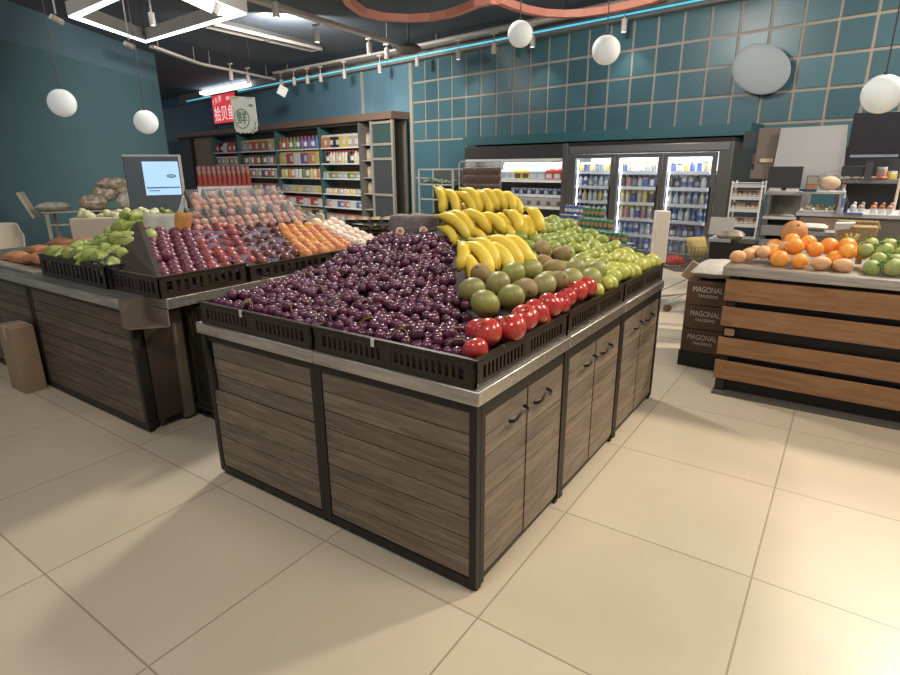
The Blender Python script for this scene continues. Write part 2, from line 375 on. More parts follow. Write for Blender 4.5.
# ---------------------------------------------------------------- slotted crates
def crate_mesh(w, d, h, n=24, m=CRATE):
    """open plastic crate, outer size w x d x h, walls with a row of upright slots"""
    b = MB(m); t = .010; lo, hi = .028, h-.034
    b.box(0, 0, 0, w, d, .006)
    def wall(L, M, n):
        b.box(0, 0, .006, L, t, lo, M); b.box(0, 0, hi, L, t, h-.008, M)
        e = .05; b.box(0, 0, lo, e, t, hi, M); b.box(L-e, 0, lo, L, t, hi, M); b.box(L/2-.02, 0, lo, L/2+.02, t, hi, M)
        st = (L-2*e)/n
        for k in range(1, n):
            x = e+st*k
            if abs(x-L/2) > .02: b.box(x-st*.24, 0.001, lo, x+st*.24, t-.001, hi, M)
        for x in (.02, L-.02):                      # rivets
            for z in (h*.35, h*.6): b.box(x-.003, -.002, z-.003, x+.003, 0, z+.003, M)
        b.box(-.004, -.006, h-.008, L+.004, t+.004, h, M)
    wall(w, Matrix(), n); wall(w, Matrix.Translation((w, d, 0)) @ Matrix.Rotation(PI, 4, 'Z'), n)
    wall(d, Matrix.Translation((0, d, 0)) @ Matrix.Rotation(-PI/2, 4, 'Z'), n); wall(d, Matrix.Translation((w, 0, 0)) @ Matrix.Rotation(PI/2, 4, 'Z'), n)
    return b.mesh('slotted_crate', 0)
cm = crate_mesh(.805, .765, .112)
rim_tag = MB(mat('pale_label', (.62, .60, .55), .5)).box(-.008, -.002, -.02, .008, .002, .012).mesh('price_tag', 0)
CR = [(-.812, .0, 'black slotted plastic crate at the near corner of the island holding grapes and apples'),
      (-1.630, .0, 'black slotted plastic crate of grapes at the left end of the island front'),
      (-.812, .782, 'black slotted plastic crate holding kiwis and lemons-green fruit, middle of the island right side'),
      (-.812, 1.566, 'black slotted plastic crate at the far end of the island right side'),
      (-1.630, .782, 'black slotted plastic crate of grapes behind the one at the island left end'),
      (-1.630, 1.566, 'black slotted plastic crate under the bananas at the back of the island')]
CR[2] = (-.812, .782, 'black slotted plastic crate of kiwis and green fruit, middle of the island right side')
for x, y, lab in CR:
    o = inst('fruit_crate', cm, (x, y, .85)); tag(o, lab, 'crate', 'black slotted crates on the centre island')
    if y == 0: inst('price_tag', rim_tag, (.34, -.008, .10), parent=o)

# sloped black liner that carries the fruit
def H(x, y): return .95+.24*S(-x/.95)*S(y/1.9)
LINER = mat('black_liner', (.018, .013, .016), .8)
b = MB(LINER)
def fl(u, v):
    x = -1.615+1.60*u; y = .018+2.31*v; e = min(1, min(u, 1-u, v, 1-v)*30)
    return (x, y, .88 + (H(x, y)-.035-.88)*e)
b.grid(fl, 34, 46)
tag(b.build('display_liner', solid=-.004), 'black sloped liner under the fruit heap on the centre island', 'display liner')

# ---------------------------------------------------------------- grapes: bunches of single grapes
GR = mat('purple_grape_skin', (.046, .012, .032), .27, c2=(.15, .050, .095), rnd=(.105, .020, .045), nscale=30, coat=.15, contrast=(.35, .8))
STEM = mat('green_brown_stem', (.20, .16, .05), .7)
gm = []
for r in (.0222, .0245, .0265):
    b = MB(GR); b.sph((0, 0, 0), r, 12, 8, (1, 1, 1.05)); gm.append(b.mesh('grape'))
def in_poly(x, y, P):
    c = False
    for (x1, y1), (x2, y2) in zip(P, P[1:]+P[:1]):
        if (y1 > y) != (y2 > y) and x < (x2-x1)*(y-y1)/(y2-y1)+x1: c = not c
    return c
GP = [(-1.59, .042), (-.05, .042), (-.10, .15), (-.22, .36), (-.40, .56), (-.58, .74), (-.70, .88), (-.84, 1.08), (-1.0, 1.26), (-1.04, 1.40), (-1.59, 1.40)]
cent = []
tries = 0
rg = random.Random(3)
while len(cent) < 34 and tries < 6000:
    tries += 1; x, y = rg.uniform(-1.58, -.05), rg.uniform(.06, 1.55)
    if in_poly(x, y, GP) and all(math.hypot(x-a_, y-b_) > .17 for a_, b_ in cent): cent.append((x, y))
cent.sort(key=lambda c: (round(c[1]/.24), c[0]))
bunch = [[] for _ in cent]
sp = .0468; j = 0; y = .03
while y < 1.42:
    x = -1.605 + (sp/2 if j % 2 else 0)
    while x < 0:
        px, py = x+rg.uniform(-.008, .008), y+rg.uniform(-.008, .008)
        if in_poly(px, py, GP):
            k = min(range(len(cent)), key=lambda q: math.hypot(px-cent[q][0], py-cent[q][1]))
            dd = math.hypot(px-cent[k][0], py-cent[k][1])
            edge = min(1, min(py-.0, px+1.635, 9)/.12)
            z = H(px, py) - .022 + (.045*(1-(dd/.15)**2) + rg.uniform(-.018, .022))*max(.25, edge)
            bunch[k].append((px, py, max(z, .925)))
        x += sp
    y += sp*.87; j += 1
for k, (c, g_) in enumerate(zip(cent, bunch)):
    row = round(c[1]/.24); ks = [q for q in range(len(cent)) if round(cent[q][1]/.24) == row]
    lab = f'purple grape bunch, {ORD[ks.index(k)]} from left in the {ORD[row]} row from the front rim'
    base = Vector((c[0], c[1], H(*c)-.02)); t = thing('grape_bunch', lab, 'grapes', base, 0, 'bunches of purple grapes heaped on the island')
    for p in g_[:99]:
        inst('grape', rg.choice(gm), Vector(p)-base, (rg.uniform(-.9, .9), rg.uniform(-.9, .9), rg.uniform(0, 6)), parent=t)
    st = MB(STEM); top = Vector((rg.uniform(-.03, .03), rg.uniform(-.03, .03), .064))
    st.tube([top+Vector((rg.uniform(-.03, .03), rg.uniform(-.03, .03), rg.uniform(.0, .012))), top, top+Vector((.03, -.01, -.008)), top+Vector((.06, -.03, -.03))], [.003, .0028, .0022, .0016], 6)
    for q in range(3):
        a_ = rg.uniform(0, 6.28); st.tube([top+Vector((0, 0, -.003)), top+Vector((.03*math.cos(a_), .03*math.sin(a_), -.004)), top+Vector((.055*math.cos(a_), .055*math.sin(a_), -.025))], [.002, .0016, .0012], 5)
    st.build('stem', t)

# ---------------------------------------------------------------- single fruits
def fruit_lathe(prof, mats, n=18, lump=0, stem=None, seed=0):
    b = MB(mats); b.lathe(prof, n)
    if lump:
        for v in b.bm.verts:
            v.co *= 1+lump*noise.noise(v.co*18+Vector((seed, 0, 0)))
    if stem: b.m(stem[0]); z = prof[-1][1]; b.tube([(0, 0, z-.004), (.001, 0, z+stem[1]*.6), (.004, .001, z+stem[1])], [stem[2], stem[2]*.8, stem[2]], 6)
    return b
APPLE = mat('red_apple_skin', (.38, .018, .022), .25, c2=(.55, .15, .06), rnd=(.50, .05, .04), nscale=7, stretch=(5, 5, 1.3), coat=.3, contrast=(.52, .85))
KIWI = mat('olive_kiwi_skin', (.25, .29, .055), .42, c2=(.22, .19, .06), rnd=(.34, .33, .11), nscale=9, bump=.15, bscale=180)
KIWIB = mat('brown_kiwi_skin', (.30, .21, .085), .6, c2=(.22, .16, .05), nscale=12, bump=.3, bscale=200)
PEAR = mat('yellow_green_skin', (.33, .37, .06), .42, c2=(.26, .31, .055), rnd=(.37, .38, .08), nscale=9)
PEARG = mat('leaf_green_skin', (.20, .27, .05), .45, c2=(.28, .32, .06), rnd=(.28, .33, .065), nscale=9)
PEARY = mat('lemon_green_skin', (.50, .48, .085), .42, c2=(.38, .40, .075), rnd=(.43, .44, .08), nscale=9)
BROWN = mat('brown_stalk', (.10, .065, .03), .8)
def apple_mesh(m, R=.058):
    pr = []
    for k in range(13):
        a_ = PI*k/12; r = R*math.sin(a_)*(1+.10*math.cos(PI-a_)); z = -R*.90*math.cos(a_)
        if k == 0: pr.append((0, z+.012)); continue
        if k == 1: z += .002
        if k == 12: pr.append((0, z-.018)); continue
        if k == 11: z -= .002
        pr.append((r, z))
    b = fruit_lathe(pr, m, 20)
    b.m(BROWN); b.tube([(0, 0, R*.70), (.002, 0, R*.9), (.006, .002, R*1.08)], [.003, .0022, .003], 6)
    return b.mesh('apple')
def ovoid(m, R, L, dimple=.0, pinch=0, lump=.03, seed=1, nub=None):
    pr = []
    for k in range(13):
        a_ = PI*k/12; s_ = math.sin(a_); c_ = math.cos(a_); r = R*s_*(1-pinch*(.5-.5*c_)) ; z = -L*c_
        pr.append((0 if k in (0, 12) else r, z - (dimple if k == 12 else 0)))
    b = fruit_lathe(pr, m, 16, lump, None, seed)
    if nub: b.m(nub[0]); b.sph((0, 0, L-.002), nub[1], 8, 5, (1, 1, .6))
    return b.mesh('fruit')
am = apple_mesh(APPLE)
AP = [(-.076, .194, 1.0), (-.030, .300, 1.0), (-.045, .426, 1.01), (-.050, .540, 1.01), (-.045, .660, 1.015), (-.040, .757, 1.005), (-.055, .865, 1.005), (-.062, 1.000, 1.01), (-.062, 1.114, 1.01),
      (-.062, .085, .965), (-.115, .365, .965), (-.07, .605, .955), (-.150, .250, .975)]
for k, p in enumerate(AP):
    lab = f'shiny red apple, {ORD[k]} along the rim row from the near crate corner' if k < 9 else ['small red apple lowest in the near crate corner beside the grapes', 'red apple wedged low behind the second and third rim apples', 'red apple showing below the fourth and fifth rim apples', 'red apple half hidden between the grapes and the first rim apple'][k-9]
    tag(inst('apple', am, p, (rg.uniform(-.7, .7), rg.uniform(-.7, .7), rg.uniform(0, 6)), (.98 if k not in (5, 6, 9) else .84)), lab, 'apple', 'red apples along the right rim of the island')
km = ovoid(KIWI, .057, .064, nub=(KIWIB, .008)); kb = ovoid(KIWIB, .053, .066, seed=4, nub=(BROWN, .008))
KW = [(-.407, .603, 1.052, 0), (-.231, .429, 1.044, 0), (-.185, .571, 1.05, 0), (-.340, .725, 1.064, 0), (-.195, .729, 1.055, 1), (-.346, .882, 1.085, 0), (-.339, 1.060, 1.08, 0), (-.175, .870, 1.05, 0), (-.159, .990, 1.05, 1), (-.129, 1.100, 1.045, 0),
      (-.437, 1.385, 1.14, 1), (-.359, 1.480, 1.10, 1), (-.270, 1.194, 1.07, 1), (-.200, 1.300, 1.06, 0), (-.120, 1.400, 1.045, 0), (-.090, 1.255, 1.03, 0), (-.480, .800, 1.08, 1), (-.450, 1.228, 1.10, 0), (-.30, .56, 1.0, 0), (-.28, .84, 1.02, 1), (-.24, 1.05, 1.03, 0), (-.37, 1.29, 1.07, 1)]
for k, (x, y, z, t_) in enumerate(KW):
    lab = f'{"brown" if t_ else "olive green"} round kiwi, {ORD[k]} in the heap counted from the grapes to the back' if k < 10 else f'{"brown" if t_ else "olive green"} kiwi, {ORD[k-10]} of those lying between the bananas and the green fruit'
    tag(inst('kiwi', kb if t_ else km, (x, y, z), (rg.uniform(.6, 2.2), rg.uniform(-.6, .6), rg.uniform(0, 6))), lab, 'kiwi', 'kiwis heaped above the apples')
# yellow-green fruit in rows parallel to the right rim
pm = [ovoid(PEAR, .046, .056, .008, .1, .08, 2), ovoid(PEARG, .047, .058, .008, .12, .09, 6), ovoid(PEARY, .045, .056, .006, .1, .06, 9)]
for i in range(9):
    x = -.055 - i*.088; y0 = max(1.20+.075*(i % 2), 1.17 + (.42 if i > 3 else i*.10)); y0 = [1.24, 1.30, 1.40, 1.46, 1.50, 1.46, 1.50, 1.46, 1.60][i]
    j = 0; y = y0
    while y < 2.31:
        k = 2 if (x > -.30 and y > 1.45 and rg.random() < .8) or i == 0 else (1 if x < -.45 or rg.random() < .25 else 0)
        lab = f'{["yellow-green", "leaf green", "lemon yellow-green"][k]} oval fruit, {ORD[j]} from the front in the {ORD[i]} row from the right rim'
        tag(inst('green_pear', pm[k], (x+rg.uniform(-.014, .014), y+rg.uniform(-.014, .014), H(x, y)+.035+rg.uniform(-.012, .02)), (rg.uniform(.9, 2.2), rg.uniform(-.7, .7), rg.uniform(0, 6)), rg.uniform(.88, 1.08)), lab, 'pear', 'green pears heaped at the far right of the island')
        y += .092; j += 1

# bananas: hands of bananas
BAN = mat('ripe_banana_skin', (.80, .57, .055), .45, c2=(.72, .48, .045), rnd=(.86, .65, .08), nscale=5, contrast=(.5, .9), sss=0)
BTIP = mat('banana_tip', (.10, .075, .03), .7); BSTEM = mat('banana_stalk', (.48, .44, .07), .6)
def banana(parent, p, q, bow, R=.0225):
    p, q = Vector(p), Vector(q); L = (q-p).length; n = 12; pts = []; rad = []
    for k in range(n+1):
        u = k/n; pts.append(p.lerp(q, u) + bow*(4*u*(1-u))); rad.append(R*(min(1, .38+2.6*u) if u < .3 else 1)*(1 if u < .78 else max(.26, 1-((u-.78)/.22)**2*.78)))
    b = MB(BAN); b.tube(pts, rad, 7)
    b.m(BSTEM); b.tube([pts[0] + (pts[0]-pts[1]).normalized()*.026, pts[0]+(pts[1]-pts[0])*.1], [R*.36, R*.42], 7)
    b.m(BTIP); b.tube([pts[-1]-(pts[-1]-pts[-2]).normalized()*.002, pts[-1]+(pts[-1]-pts[-2]).normalized()*.009], [R*.34, R*.26], 7)
    return b.build('banana', parent, smooth=75)
HANDS = {
 'A': [(-1.452, 1.771, 1.439, -1.345, 1.682, 1.279), (-1.39, 1.791, 1.427, -1.244, 1.718, 1.262)], 'B': [(-1.298, 1.821, 1.41, -1.135, 1.773, 1.263), (-1.281, 1.851, 1.433, -1.105, 1.803, 1.28), (-1.184, 1.883, 1.415, -1.043, 1.829, 1.274)], 'C': [(-1.165, 1.898, 1.421, -1.006, 1.872, 1.302), (-1.099, 1.931, 1.421, -0.963, 1.894, 1.302), (-1.028, 1.956, 1.409, -0.903, 1.91, 1.286), (-0.975, 1.973, 1.398, -0.873, 1.929, 1.292)], 'D': [(-1.158, 1.391, 1.29, -0.921, 1.374, 1.158), (-1.122, 1.428, 1.306, -0.908, 1.404, 1.177), (-1.122, 1.36, 1.245, -0.994, 1.328, 1.153)], 
 'E': [(-1.049, 1.469, 1.306, -0.828, 1.471, 1.197), (-0.939, 1.514, 1.29, -0.746, 1.512, 1.192), (-0.972, 1.422, 1.226, -0.839, 1.427, 1.163), (-0.816, 1.544, 1.256, -0.699, 1.528, 1.183)], 'F': [(-0.865, 1.584, 1.316, -0.766, 1.556, 1.241), (-0.798, 1.622, 1.316, -0.674, 1.559, 1.197), (-0.74, 1.643, 1.305, -0.65, 1.572, 1.197), (-0.714, 1.664, 1.31, -0.622, 1.588, 1.198), (-0.695, 1.697, 1.331, -0.575, 1.625, 1.207)], 'G': [(-0.686, 0.924, 1.204, -0.614, 0.806, 1.093), (-0.639, 0.877, 1.149, -0.519, 0.791, 1.029), (-0.666, 0.943, 1.203, -0.475, 0.88, 1.055), (-0.645, 0.989, 1.218, -0.467, 0.936, 1.083), (-0.563, 0.86, 1.095, -0.464, 0.853, 1.033)], 'H': [(-0.58, 1.017, 1.196, -0.406, 0.967, 1.066), (-0.595, 1.05, 1.224, -0.379, 1.029, 1.086), (-0.531, 1.109, 1.222, -0.357, 1.075, 1.1), (-0.451, 1.026, 1.127, -0.385, 0.993, 1.069)]}
HL_ = {'A': 'pair of bananas at the left end of the top row', 'B': 'hand of bananas second from left in the top row', 'C': 'hand of bananas at the right end of the top row',
       'D': 'hand of bananas at the left of the middle row, above the grapes', 'E': 'hand of long bananas lying across the centre of the middle row', 'F': 'hand of bananas at the right end of the middle row, by the green fruit',
       'G': 'front hand of bananas drooping over the grapes', 'H': 'front hand of bananas with its tips above the kiwis'}
for k_, dd_ in (('B', (-.02, .05, -.085)), ('C', (-.01, .05, -.085)), ('E', (-.02, .04, -.07)), ('D', (.02, .05, -.05)), ('G', (.01, .06, -.05)), ('H', (.0, .07, -.055)), ('F', (0, .05, -.07))):
    HANDS[k_] += [tuple(a_+b_ for a_, b_ in zip(v, dd_*2)) for v in HANDS[k_][:4]]
camright = Vector((math.cos(_y), math.sin(_y), 0))
for k, l in HANDS.items():
    base = Vector(l[0][:3]); base.z -= .0; t = thing('banana_hand', HL_[k], 'bananas', base, 0, 'hands of ripe yellow bananas')
    av = Vector((0, 0, 0))
    for i, v in enumerate(l):
        p = Vector(v[:3]) - base; q = Vector(v[3:]) - base; d_ = (q-p).normalized()
        side = d_.cross(Vector((.35, -.62, .70)).normalized()); side = -side if side.dot(camright) < 0 else side
        L_ = (q-p).length; off = Vector((0, 0, 0)) if L_ > .17 else Vector((.01, -.01, -.02))
        banana(t, p+off, q+off, side*L_*.15 + Vector((.1, -.25, .25))*L_*.25, .036 if L_ > .17 else .030); av += p
    av /= len(l)
    c = MB(BSTEM); c.tube([av+Vector((-.03, .02, .015)), av+Vector((0, 0, .01)), av+Vector((.03, .0, .0))], [.012, .018, .012], 7); c.m(BTIP); c.tube([av+Vector((-.045, .03, .02)), av+Vector((-.028, .018, .014))], [.010, .012], 7)
    c.build('crown', t)
# stepped dark stand behind the bananas
b = MB(LINER)
b.prism([(1.42, 1.0), (1.42, 1.10), (1.62, 1.13), (1.70, 1.21), (1.98, 1.30), (2.02, 1.0)], 0, .50, Matrix.Translation((-1.37, 0, 0)) @ Matrix(((0, 0, 1, 0), (1, 0, 0, 0), (0, 1, 0, 0), (0, 0, 0, 1))))
tag(b.build('banana_stand', bevel=.01), 'dark stepped stand the two upper banana rows lean on', 'stand')

# ---------------------------------------------------------------- left counter
W_L = wood('brown_oak_planks', (.085, .062, .042), (.20, .15, .10), (.14, .105, .07), (1.1, 8, 13))
def left_unit(x0, x1, lab, end=False):
    t = thing('counter_cabinet', lab, 'cabinet', (x0, 0, 0)); w = x1-x0
    f = MB(FRAME); frame_front(f, 0, w, .02, .80, .035, .03, .06); f.box(.02, .06, .03, w-.02, .10, .78); f.box(0, .06, .02, .02, 2.3, .80); f.box(0, 2.28, .02, w, 2.3, .8)
    for x in (.03, w-.03):
        for y in (.06, 2.25): f.box(x-.015, y-.015, 0, x+.015, y+.015, .02)
    f.build('carcass', t)
    p = MB(W_L); planks(p, .037, w-.037, .055, .765, 9, .034, .055, 'x'); p.build('front_panel', t, smooth=0)
    if end:
        f = MB(mat('dark_brown_board', (.055, .038, .028), .6)); f.box(w-.012, .10, .06, w-.002, .27, .70); f.build('side_panel', t)
        f = MB(mat('taupe_post', (.16, .125, .09), .6)); f.box(w-.025, .27, .02, w+.005, .34, .74); f.build('side_post', t)
        f = MB(FRAME); f.box(w-.02, .34, .02, w-.004, 2.3, .8); f.box(w-.03, .03, .7, w, .5, .8); f.build('side_frame', t)
    return t
left_unit(-3.87, -2.43, 'brown oak plank cabinet of the left counter, nearest the centre island', True)
left_unit(-5.6, -3.885, 'brown oak plank cabinet of the left counter behind the cardboard box')
t = thing('steel_worktop', 'grey steel top of the left counter with a folded corner shelf', 'counter top', (-2.43, 0, 0))
b = MB(STEEL); b.box(-3.2, -.01, .805, .0, 2.35, .865); b.build('top_plate', t, bevel=.004)
b = MB(STEEL); b.box(-.0, .16, .80, .20, 2.35, .865); b.build('side_plate', t, bevel=.004)
b = MB(mat('taupe_sheet_metal', (.25, .21, .165), .5, .5)); b.box(-.01, -.012, .70, .004, .16, .865); b.box(.004, .15, .70, .20, .16, .80); b.prism([(0, -.01), (.0, .15), (.19, .15), (.06, -.0)], .695, .70); b.build('folded_bracket', t)
# crates in the gap between the counters
cm2 = crate_mesh(.34, .52, .25, 8)
t = thing('crate_stack_dolly', 'low black wheeled dolly under the crates between left counter and island', 'dolly', (-2.42, .345, 0))
b = MB(FRAME); b.box(0, 0, .07, .36, .54, .10); b.build('deck', t)
for x in (.04, .32):
    for y in (.04, .5):
        b = MB(BLACK); b.lathe([(0, -.012), (.028, -.012), (.028, .012), (0, .012)], 14, Matrix.Translation((x, y, .028)) @ Matrix.Rotation(PI/2, 4, 'X')); b.cyl((x, y, .04), (x, y, .075), .008); b.build('caster', t)
for k, l_ in enumerate(('lowest', 'middle', 'topmost')):
    tag(inst('storage_crate', cm2, (-2.41, .355, .101+k*.225), (0, 0, 0), (1, 1, .89)), f'black slotted storage crate in the gap beside the left counter, {l_} of its stack', 'crate')
# cardboard box on the floor
t = thing('cardboard_box', 'tall closed cardboard box standing against the left counter front', 'box', (-4.09, -.02, 0), 0)
MB(CARD).box(0, -.12, 0, .25, .025, .50).build('body', t, bevel=.003)
b = MB(mat('pale_packing_tape', (.50, .39, .27), .35)); b.box(.10, -.1215, .40, .15, -.12, .50); b.box(.10, -.12, .50, .15, .025, .501); b.build('tape', t)

# crates at the front of the left counter
cm3 = crate_mesh(.95, .55, .15, 14); cm4 = crate_mesh(.62, .60, .13, 10)
tag(inst('fruit_crate', cm3, (-3.74, .10, .866)), 'wide black crate holding the green gourds on the left counter', 'crate')
tag(inst('fruit_crate', cm4, (-2.775, .13, .866), sc=(.86, 1, 1)), 'black crate at the left counter corner holding the purple plums', 'crate')
tag(inst('fruit_crate', cm4, (-2.83, .745, .866), sc=(.94, 1.25, .8)), 'shallow black crate edging the netted plums, on the left counter right side', 'crate')
tag(inst('fruit_crate', cm4, (-2.83, 1.51, .866), sc=(.94, 1.25, .8)), 'shallow black crate edging the peaches, at the back of the left counter', 'crate')
def HL(x, y): return .93+.27*S((-2.2-x)/1.5)*S((y+.5)/1.8)
def HG(x, y): return .98+.25*S((y-.05)/1.05)*S((x+4.4)/1.2)
b = MB(LINER)
def fl(u, v):
    x = -3.35+1.06*u; y = .16+2.12*v; e = min(1, min((1-u)*1.0, v, 1-v)*25); return (x, y, .875+(HL(x, y)-.03-.875)*e)
b.grid(fl, 20, 30); tag(b.build('display_liner', solid=-.004), 'black sloped liner under the plums and peaches on the left counter', 'display liner')
b = MB(LINER)
def fl(u, v):
    x = -3.72+(.80-.42*v)*u; y = .13+.95*v; e = min(1, min(u, 1-u, v, 1.01)*25); return (x, y, .885+(HG(x, y)-.03-.885)*e)
b.grid(fl, 16, 16); tag(b.build('display_liner', solid=-.004), 'black sloped liner under the green gourds on the left counter', 'display liner')
# dark divider drape between gourds and plums
b = MB(mat('dark_brown_drape', (.020, .013, .009), .7, c2=(.045, .029, .02), nscale=5, stretch=(8, 8, .8), bump=.4, bscale=30))
AA, BB, CC, DD, EE = (-3.29, .60, 1.225), (-2.24, .135, .985), (-2.78, .125, .93), (-2.90, .15, 1.04), (-3.14, .40, 1.12)
vs = [b.bm.verts.new(p) for p in (AA, BB, CC, DD, EE)]; vb = [b.bm.verts.new((p[0]+.012, p[1]+.03, p[2]-.002)) for p in (AA, BB, CC, DD, EE)]
b.bm.faces.new(vs); b.bm.faces.new(vb[::-1])
for k in range(5): b.bm.faces.new((vs[k], vs[(k+1) % 5], vb[(k+1) % 5], vb[k]))
b.m(BLACK)
b.tube([(-2.98, .13, .99), (-2.97, .11, 1.03), (-2.90, .10, 1.035), (-2.84, .11, 1.02), (-2.80, .12, 1.0)], .007, 6); b.tube([(-2.79, .13, .985), (-2.78, .11, 1.02), (-2.70, .11, 1.02), (-2.66, .13, .985)], .007, 6)
tag(b.build('divider_board', smooth=0), 'dark brown triangular divider board between the green gourds and the purple plums', 'divider')

# plums, netted plums, peaches
PLUM = mat('purple_plum_skin', (.105, .022, .050), .35, c2=(.20, .055, .085), rnd=(.15, .035, .06), nscale=10, contrast=(.4, .8))
RPLUM = mat('red_plum_skin', (.22, .030, .040), .38, c2=(.33, .07, .06), rnd=(.27, .05, .06), nscale=10, contrast=(.4, .8))
DPLUM = mat('dark_plum_skin', (.085, .018, .018), .35, c2=(.16, .045, .035), rnd=(.12, .03, .025), nscale=10, contrast=(.4, .8))
PEACH = mat('orange_peach_skin', (.58, .23, .09), .6, c2=(.46, .11, .07), rnd=(.62, .33, .15), nscale=9, contrast=(.45, .75))
WPEACH = mat('cream_peach_skin', (.66, .52, .40), .6, c2=(.62, .38, .27), rnd=(.70, .60, .50), nscale=8, contrast=(.5, .85))
NET = mat('pale_foam_net', (.42, .38, .48), .8); NETW = mat('white_foam_net', (.72, .68, .62), .8); NETY = mat('yellow_foam_net', (.72, .42, .08), .8)
plum = ovoid(PLUM, .047, .046, .008, .06, .05, 1, (BROWN, .005)); rpl = ovoid(RPLUM, .045, .056, .006, .05, .03, 2); dpl = ovoid(DPLUM, .042, .052, .006, .05, .03, 3)
pch = ovoid(PEACH, .043, .042, .008, 0, .05, 5); wpc = ovoid(WPEACH, .048, .046, .008, 0, .05, 6)
def net_mesh(m, R):
    b = MB(m); n = 20
    for rr, z0, z1 in ((R*1.03, -.7, -.30), (R*1.12, -.30, .05)):
        b.lathe([(rr*.85, z0*R), (rr, z1*R), (rr*1.03, z1*R+.004), (rr*.97, z1*R+.003), (rr*.82, z0*R+.004)], n)
    for v in b.bm.verts:
        a_ = math.atan2(v.co.y, v.co.x); v.co.z += .004*math.sin(a_*10)
    return b.mesh('foam_net')
nets = {'p': net_mesh(NET, .047), 'w': net_mesh(NETW, .049), 'y': net_mesh(NETY, .046)}
def field(name, cat, me, net, desc, group, y0, y1, x0, x1, dx, dy, seed, tip=.6, lift=.03, shear=.5):
    r_ = random.Random(seed); i = 0; y = y0; dx0 = dx
    while y < y1:
        j = 0; x = x0 - (dx/2 if i % 2 else 0)
        while x > x1:
            lab = f'{desc}, {ORD[j]} from the right edge, row {["one", "two", "three", "four", "five", "six", "seven"][i]} from the front'
            yy = y + shear*(x0-x)
            o = tag(inst(name, me, (x+r_.uniform(-.006, .006), yy+r_.uniform(-.006, .006), HL(x, yy)+lift+r_.uniform(-.006, .006)), (PI/2*tip+r_.uniform(-.5, .5), r_.uniform(-.4, .4), r_.uniform(-.5, .5)+.6), r_.uniform(.93, 1.05)), lab, cat, group)
            if net: inst('foam_net', nets[net], (0, 0, 0), (-PI/2*tip, 0, 0), parent=o)
            x -= dx; j += 1
        y += dy; i += 1
field('plum', 'plum', plum, None, 'bare purple plum', 'loose purple plums on the left counter', .22, .50, -2.33, -3.22, .094, .085, 11, lift=.035)
field('plum', 'plum', plum, None, 'stacked bare purple plum', 'upper loose purple plums on the left counter', .33, .50, -2.62, -3.2, .094, .085, 12, lift=.085)
field('plum', 'plum', rpl, 'p', 'red plum in pale net', 'netted red plums on the left counter', .545, .86, -2.31, -3.3, .115, .095, 13)
field('plum', 'plum', dpl, 'p', 'dark plum in pale net', 'netted dark plums on the left counter', .92, 1.24, -2.32, -3.12, .108, .10, 14)
field('peach', 'peach', pch, 'y', 'orange peach', 'orange peaches on the left counter', 1.31, 1.84, -2.32, -3.0, .094, .09, 15)
field('white_peach', 'peach', wpc, 'w', 'cream peach', 'cream coloured peaches on the left counter', 1.90, 2.20, -2.32, -2.95, .102, .10, 16, lift=.045, shear=.15)

# green gourds
GOURD = mat('pale_green_gourd', (.27, .33, .075), .5, c2=(.19, .26, .05), rnd=(.38, .42, .12), nscale=12, contrast=(.35, .8)); GOURD2 = mat('gourd_neck', (.42, .43, .18), .6)
def gourd_mesh(R, L, neck):
    pr = [(0, -L)] + [(R*math.sin(PI*k/10)**.8, -L*math.cos(PI*k/10)) for k in range(1, 7)] + [(R*(.62-.25*neck), L*.55), (R*(.42-.2*neck), L*.85), (R*.25, L*1.15)]
    b = MB(GOURD); b.lathe(pr, 14)
    for v in b.bm.verts:
        a_ = math.atan2(v.co.y, v.co.x); v.co.x *= 1+.06*math.sin(a_*5); v.co.y *= 1+.06*math.sin(a_*5); v.co.x += .25*v.co.z*v.co.z/L
    b.m(GOURD2); b.tube([(L*.33, 0, L*1.13), (L*.40, 0, L*1.3)], [R*.24, R*.13], 8); return b.mesh('gourd')
gdm = [gourd_mesh(.052, .065, 0), gourd_mesh(.046, .085, .4), gourd_mesh(.055, .06, .2)]
r_ = random.Random(21); i = 0; y = .17
while y < 1.02:
    x = -3.62+(.06 if i % 2 else 0); j = 0
    while x < -2.86-(.36*y) - (.28 if y > .6 else 0):
        lab = f'pale green gourd, {ORD[j]} from the left in the {ORD[i]} row from the crate front'
        tag(inst('gourd', r_.choice(gdm), (x+r_.uniform(-.015, .015), y+r_.uniform(-.01, .01), HG(x, y)+.035+r_.uniform(-.01, .025)), (r_.uniform(.9, 2.2), r_.uniform(-.6, .6), r_.uniform(0, 6)), r_.uniform(.9, 1.12)), lab, 'gourd', 'pale green gourds heaped in the left crate')
        x += .108; j += 1
    y += .098; i += 1
for k, (x, y, z, rz) in enumerate(((-3.50, .70, 1.24, .4), (-3.43, .60, 1.25, 1.0), (-3.62, .74, 1.19, .1), (-3.36, .52, 1.19, 2.1), (-3.14, .36, 1.13, 1.4))):
    tag(inst('gourd', gdm[1], (x, y, z), (1.3, .2, rz), 1.1), f'long pale gourd on top of the heap, {ORD[k]} from its peak towards the divider', 'gourd')
for k, (x, y, z, rz) in enumerate(((-2.90, .20, 1.0, .5), (-2.96, .29, 1.05, 1.7), (-2.86, .165, .965, 2.6), (-3.05, .40, 1.11, 3.0))):
    tag(inst('gourd', gdm[k % 3], (x, y, z), (1.4, .3, rz)), f'pale green gourd beside the dark divider board, {ORD[k]} counted from its foot', 'gourd')
CAUL = mat('cream_cauliflower', (.66, .62, .40), .7, c2=(.50, .50, .28), nscale=20)
